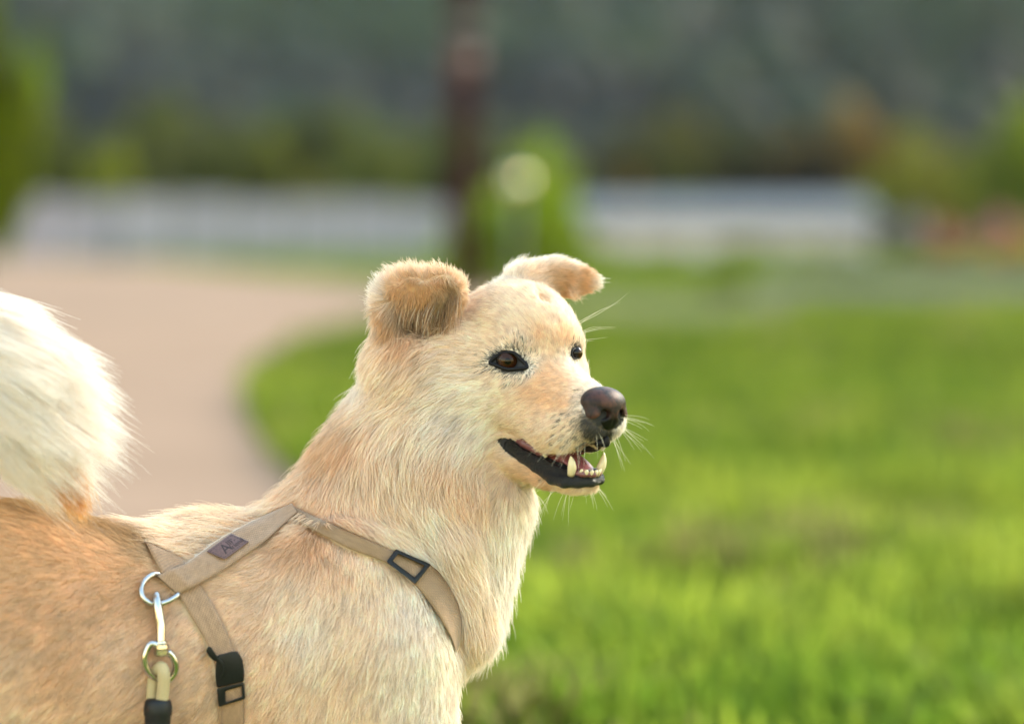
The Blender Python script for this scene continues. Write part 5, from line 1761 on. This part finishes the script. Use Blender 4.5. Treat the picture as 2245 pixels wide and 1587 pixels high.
SWIV = mesh_np('swivel', to_world(V), F, m_steel, LEASH); SWIV.data.set_sharp_from_angle(angle=math.radians(40))
part_tube('swivel_eye', [sk(*q) for q in ((344, 1414, 28), (330, 1411, 28), (321, 1426, 28), (317, 1444, 28), (321, 1465, 28), (334, 1481, 27), (354, 1489, 26), (372, 1487, 26), (384, 1472, 27), (385, 1454, 28), (378, 1438, 28), (368, 1428, 28))],
          [8, 7.5, 6.5, 6.5, 7, 7, 7, 7, 6.5, 6.5, 7, 7.5], m_steel, LEASH, 80, 14)
m_rope = mat('tan_rope', (0.50, 0.38, 0.20), 0.85)
_n, _l, _b = nodes(m_rope)
_tc = _n.new('ShaderNodeTexCoord'); _wv = _n.new('ShaderNodeTexWave'); _wv.bands_direction = 'Z'
_wv.inputs['Scale'].default_value = 260; _wv.inputs['Distortion'].default_value = 1.5; _wv.inputs['Detail'].default_value = 2
_l.new(_tc.outputs['Object'], _wv.inputs['Vector'])
_r = _n.new('ShaderNodeValToRGB'); _r.color_ramp.elements[0].color = (0.40, 0.29, 0.14, 1); _r.color_ramp.elements[1].color = (0.60, 0.47, 0.27, 1)
_l.new(_wv.outputs['Fac'], _r.inputs[0]); _l.new(_r.outputs[0], _b.inputs['Base Color']); bump(m_rope, _wv.outputs['Fac'], 0.6, 0.0006)
_q = sk(350, 1480, 26)[2]
part_tube('rope', [pf(334, 1700, _q + 4), pf(333, 1560, _q + 6), pf(334, 1510, _q + 8), pf(341, 1475, _q + 8), pf(353, 1462, _q - 2), pf(359, 1478, _q - 12), pf(358, 1510, _q - 10), pf(353, 1560, _q - 8), pf(349, 1700, _q - 4)],
          [12, 12, 12.5, 13, 13, 13.5, 13.5, 13.5, 13], m_rope, LEASH, 90, 16)
part_tube('rope_end', [pf(342, 1690, _q), pf(340, 1800, _q), pf(300, 1990, _q - 20), pf(180, 2180, _q - 120), pf(40, 2300, _q - 260)], 13, m_rope, LEASH, 40, 14)
m_rubber = mat('black_rubber', (0.012, 0.012, 0.013), 0.5, **{'Specular_IOR_Level': 0.3})
prof = [(1531, 10), (1530, 18), (1533, 25), (1540, 28), (1552, 29.5), (1566, 29), (1570, 27), (1590, 26.5), (1650, 27), (1690, 22), (1694, 8)]
V, F = tube(np.array([pf(347 - (v - 1531) * 0.03, v, _q - 4) for v, r in prof]), [r for v, r in prof], 24)
mesh_np('grip_sleeve', to_world(V), F, m_rubber, LEASH)

# ------------------------------------------------------------------ whiskers
def whiskers():
    rt = []
    for (u, v), (du, dv), n_, L in (((1250, 962), (-.45, .9), 5, 75), ((1236, 950), (-.8, .55), 4, 90), ((1262, 940), (-.6, .75), 4, 85), ((1225, 930), (-.9, .3), 3, 95), ((1246, 915), (-.9, .1), 2, 80),
                                    ((1275, 970), (-.1, 1), 4, 60), ((1310, 958), (.1, 1), 4, 50), ((1348, 955), (.35, .95), 6, 80), ((1362, 935), (.6, .8), 6, 85), ((1368, 915), (.9, .35), 5, 75),
                                    ((1290, 1070), (.1, 1), 4, 55), ((1305, 1064), (.45, .85), 6, 55), ((1250, 1076), (-.15, 1), 5, 70), ((1220, 1068), (-.3, .9), 4, 90), ((1195, 1052), (-.5, .85), 3, 70),
                                    ((1256, 716), (.5, -.55), 3, 120), ((1262, 735), (.8, -.35), 3, 100), ((1268, 750), (.9, -.05), 2, 60), ((1345, 850), (.85, -.3), 2, 60), ((1355, 862), (.95, .1), 2, 50),
                                    ((1150, 752), (.0, -.9), 2, 45), ((1140, 900), (-.7, .6), 2, 60)):
        for k in range(n_):
            p, n = hit(u + rng.normal(0, 5), v + rng.normal(0, 4))
            if p is None:
                p, n = hit(u - 8, v)
            if p is None: continue
            rt.append((p, n, du + rng.normal(0, .18), dv + rng.normal(0, .16), L * rng.uniform(.55, 1.2)))
    K = 10; pts = np.empty((len(rt), K, 3)); 
    for i, (p, n, du, dv, L) in enumerate(rt):
        cur = p.copy(); pts[i, 0] = cur
        bend = rng.normal(0.25, 0.25)
        for j in range(1, K):
            s_ = j / (K - 1)
            d = n * 0.75 * (1 - s_ * .6) + np.array([du, dv, -0.15]) + np.array([0, bend, 0]) * s_ * s_
            d /= np.linalg.norm(d); cur = cur + d * L / (K - 1); pts[i, j] = cur
    s_ = np.linspace(0, 1, K)
    rad = np.repeat((0.36 * (1 - 0.8 * s_))[None], len(rt), 0)
    col = np.repeat(np.repeat(np.array([[[0.86, 0.76, 0.58]]]), len(rt), 0), K, 1)
    curves('whisker', pts, rad, col, m_fur, BODY, 'stuff')


whiskers()
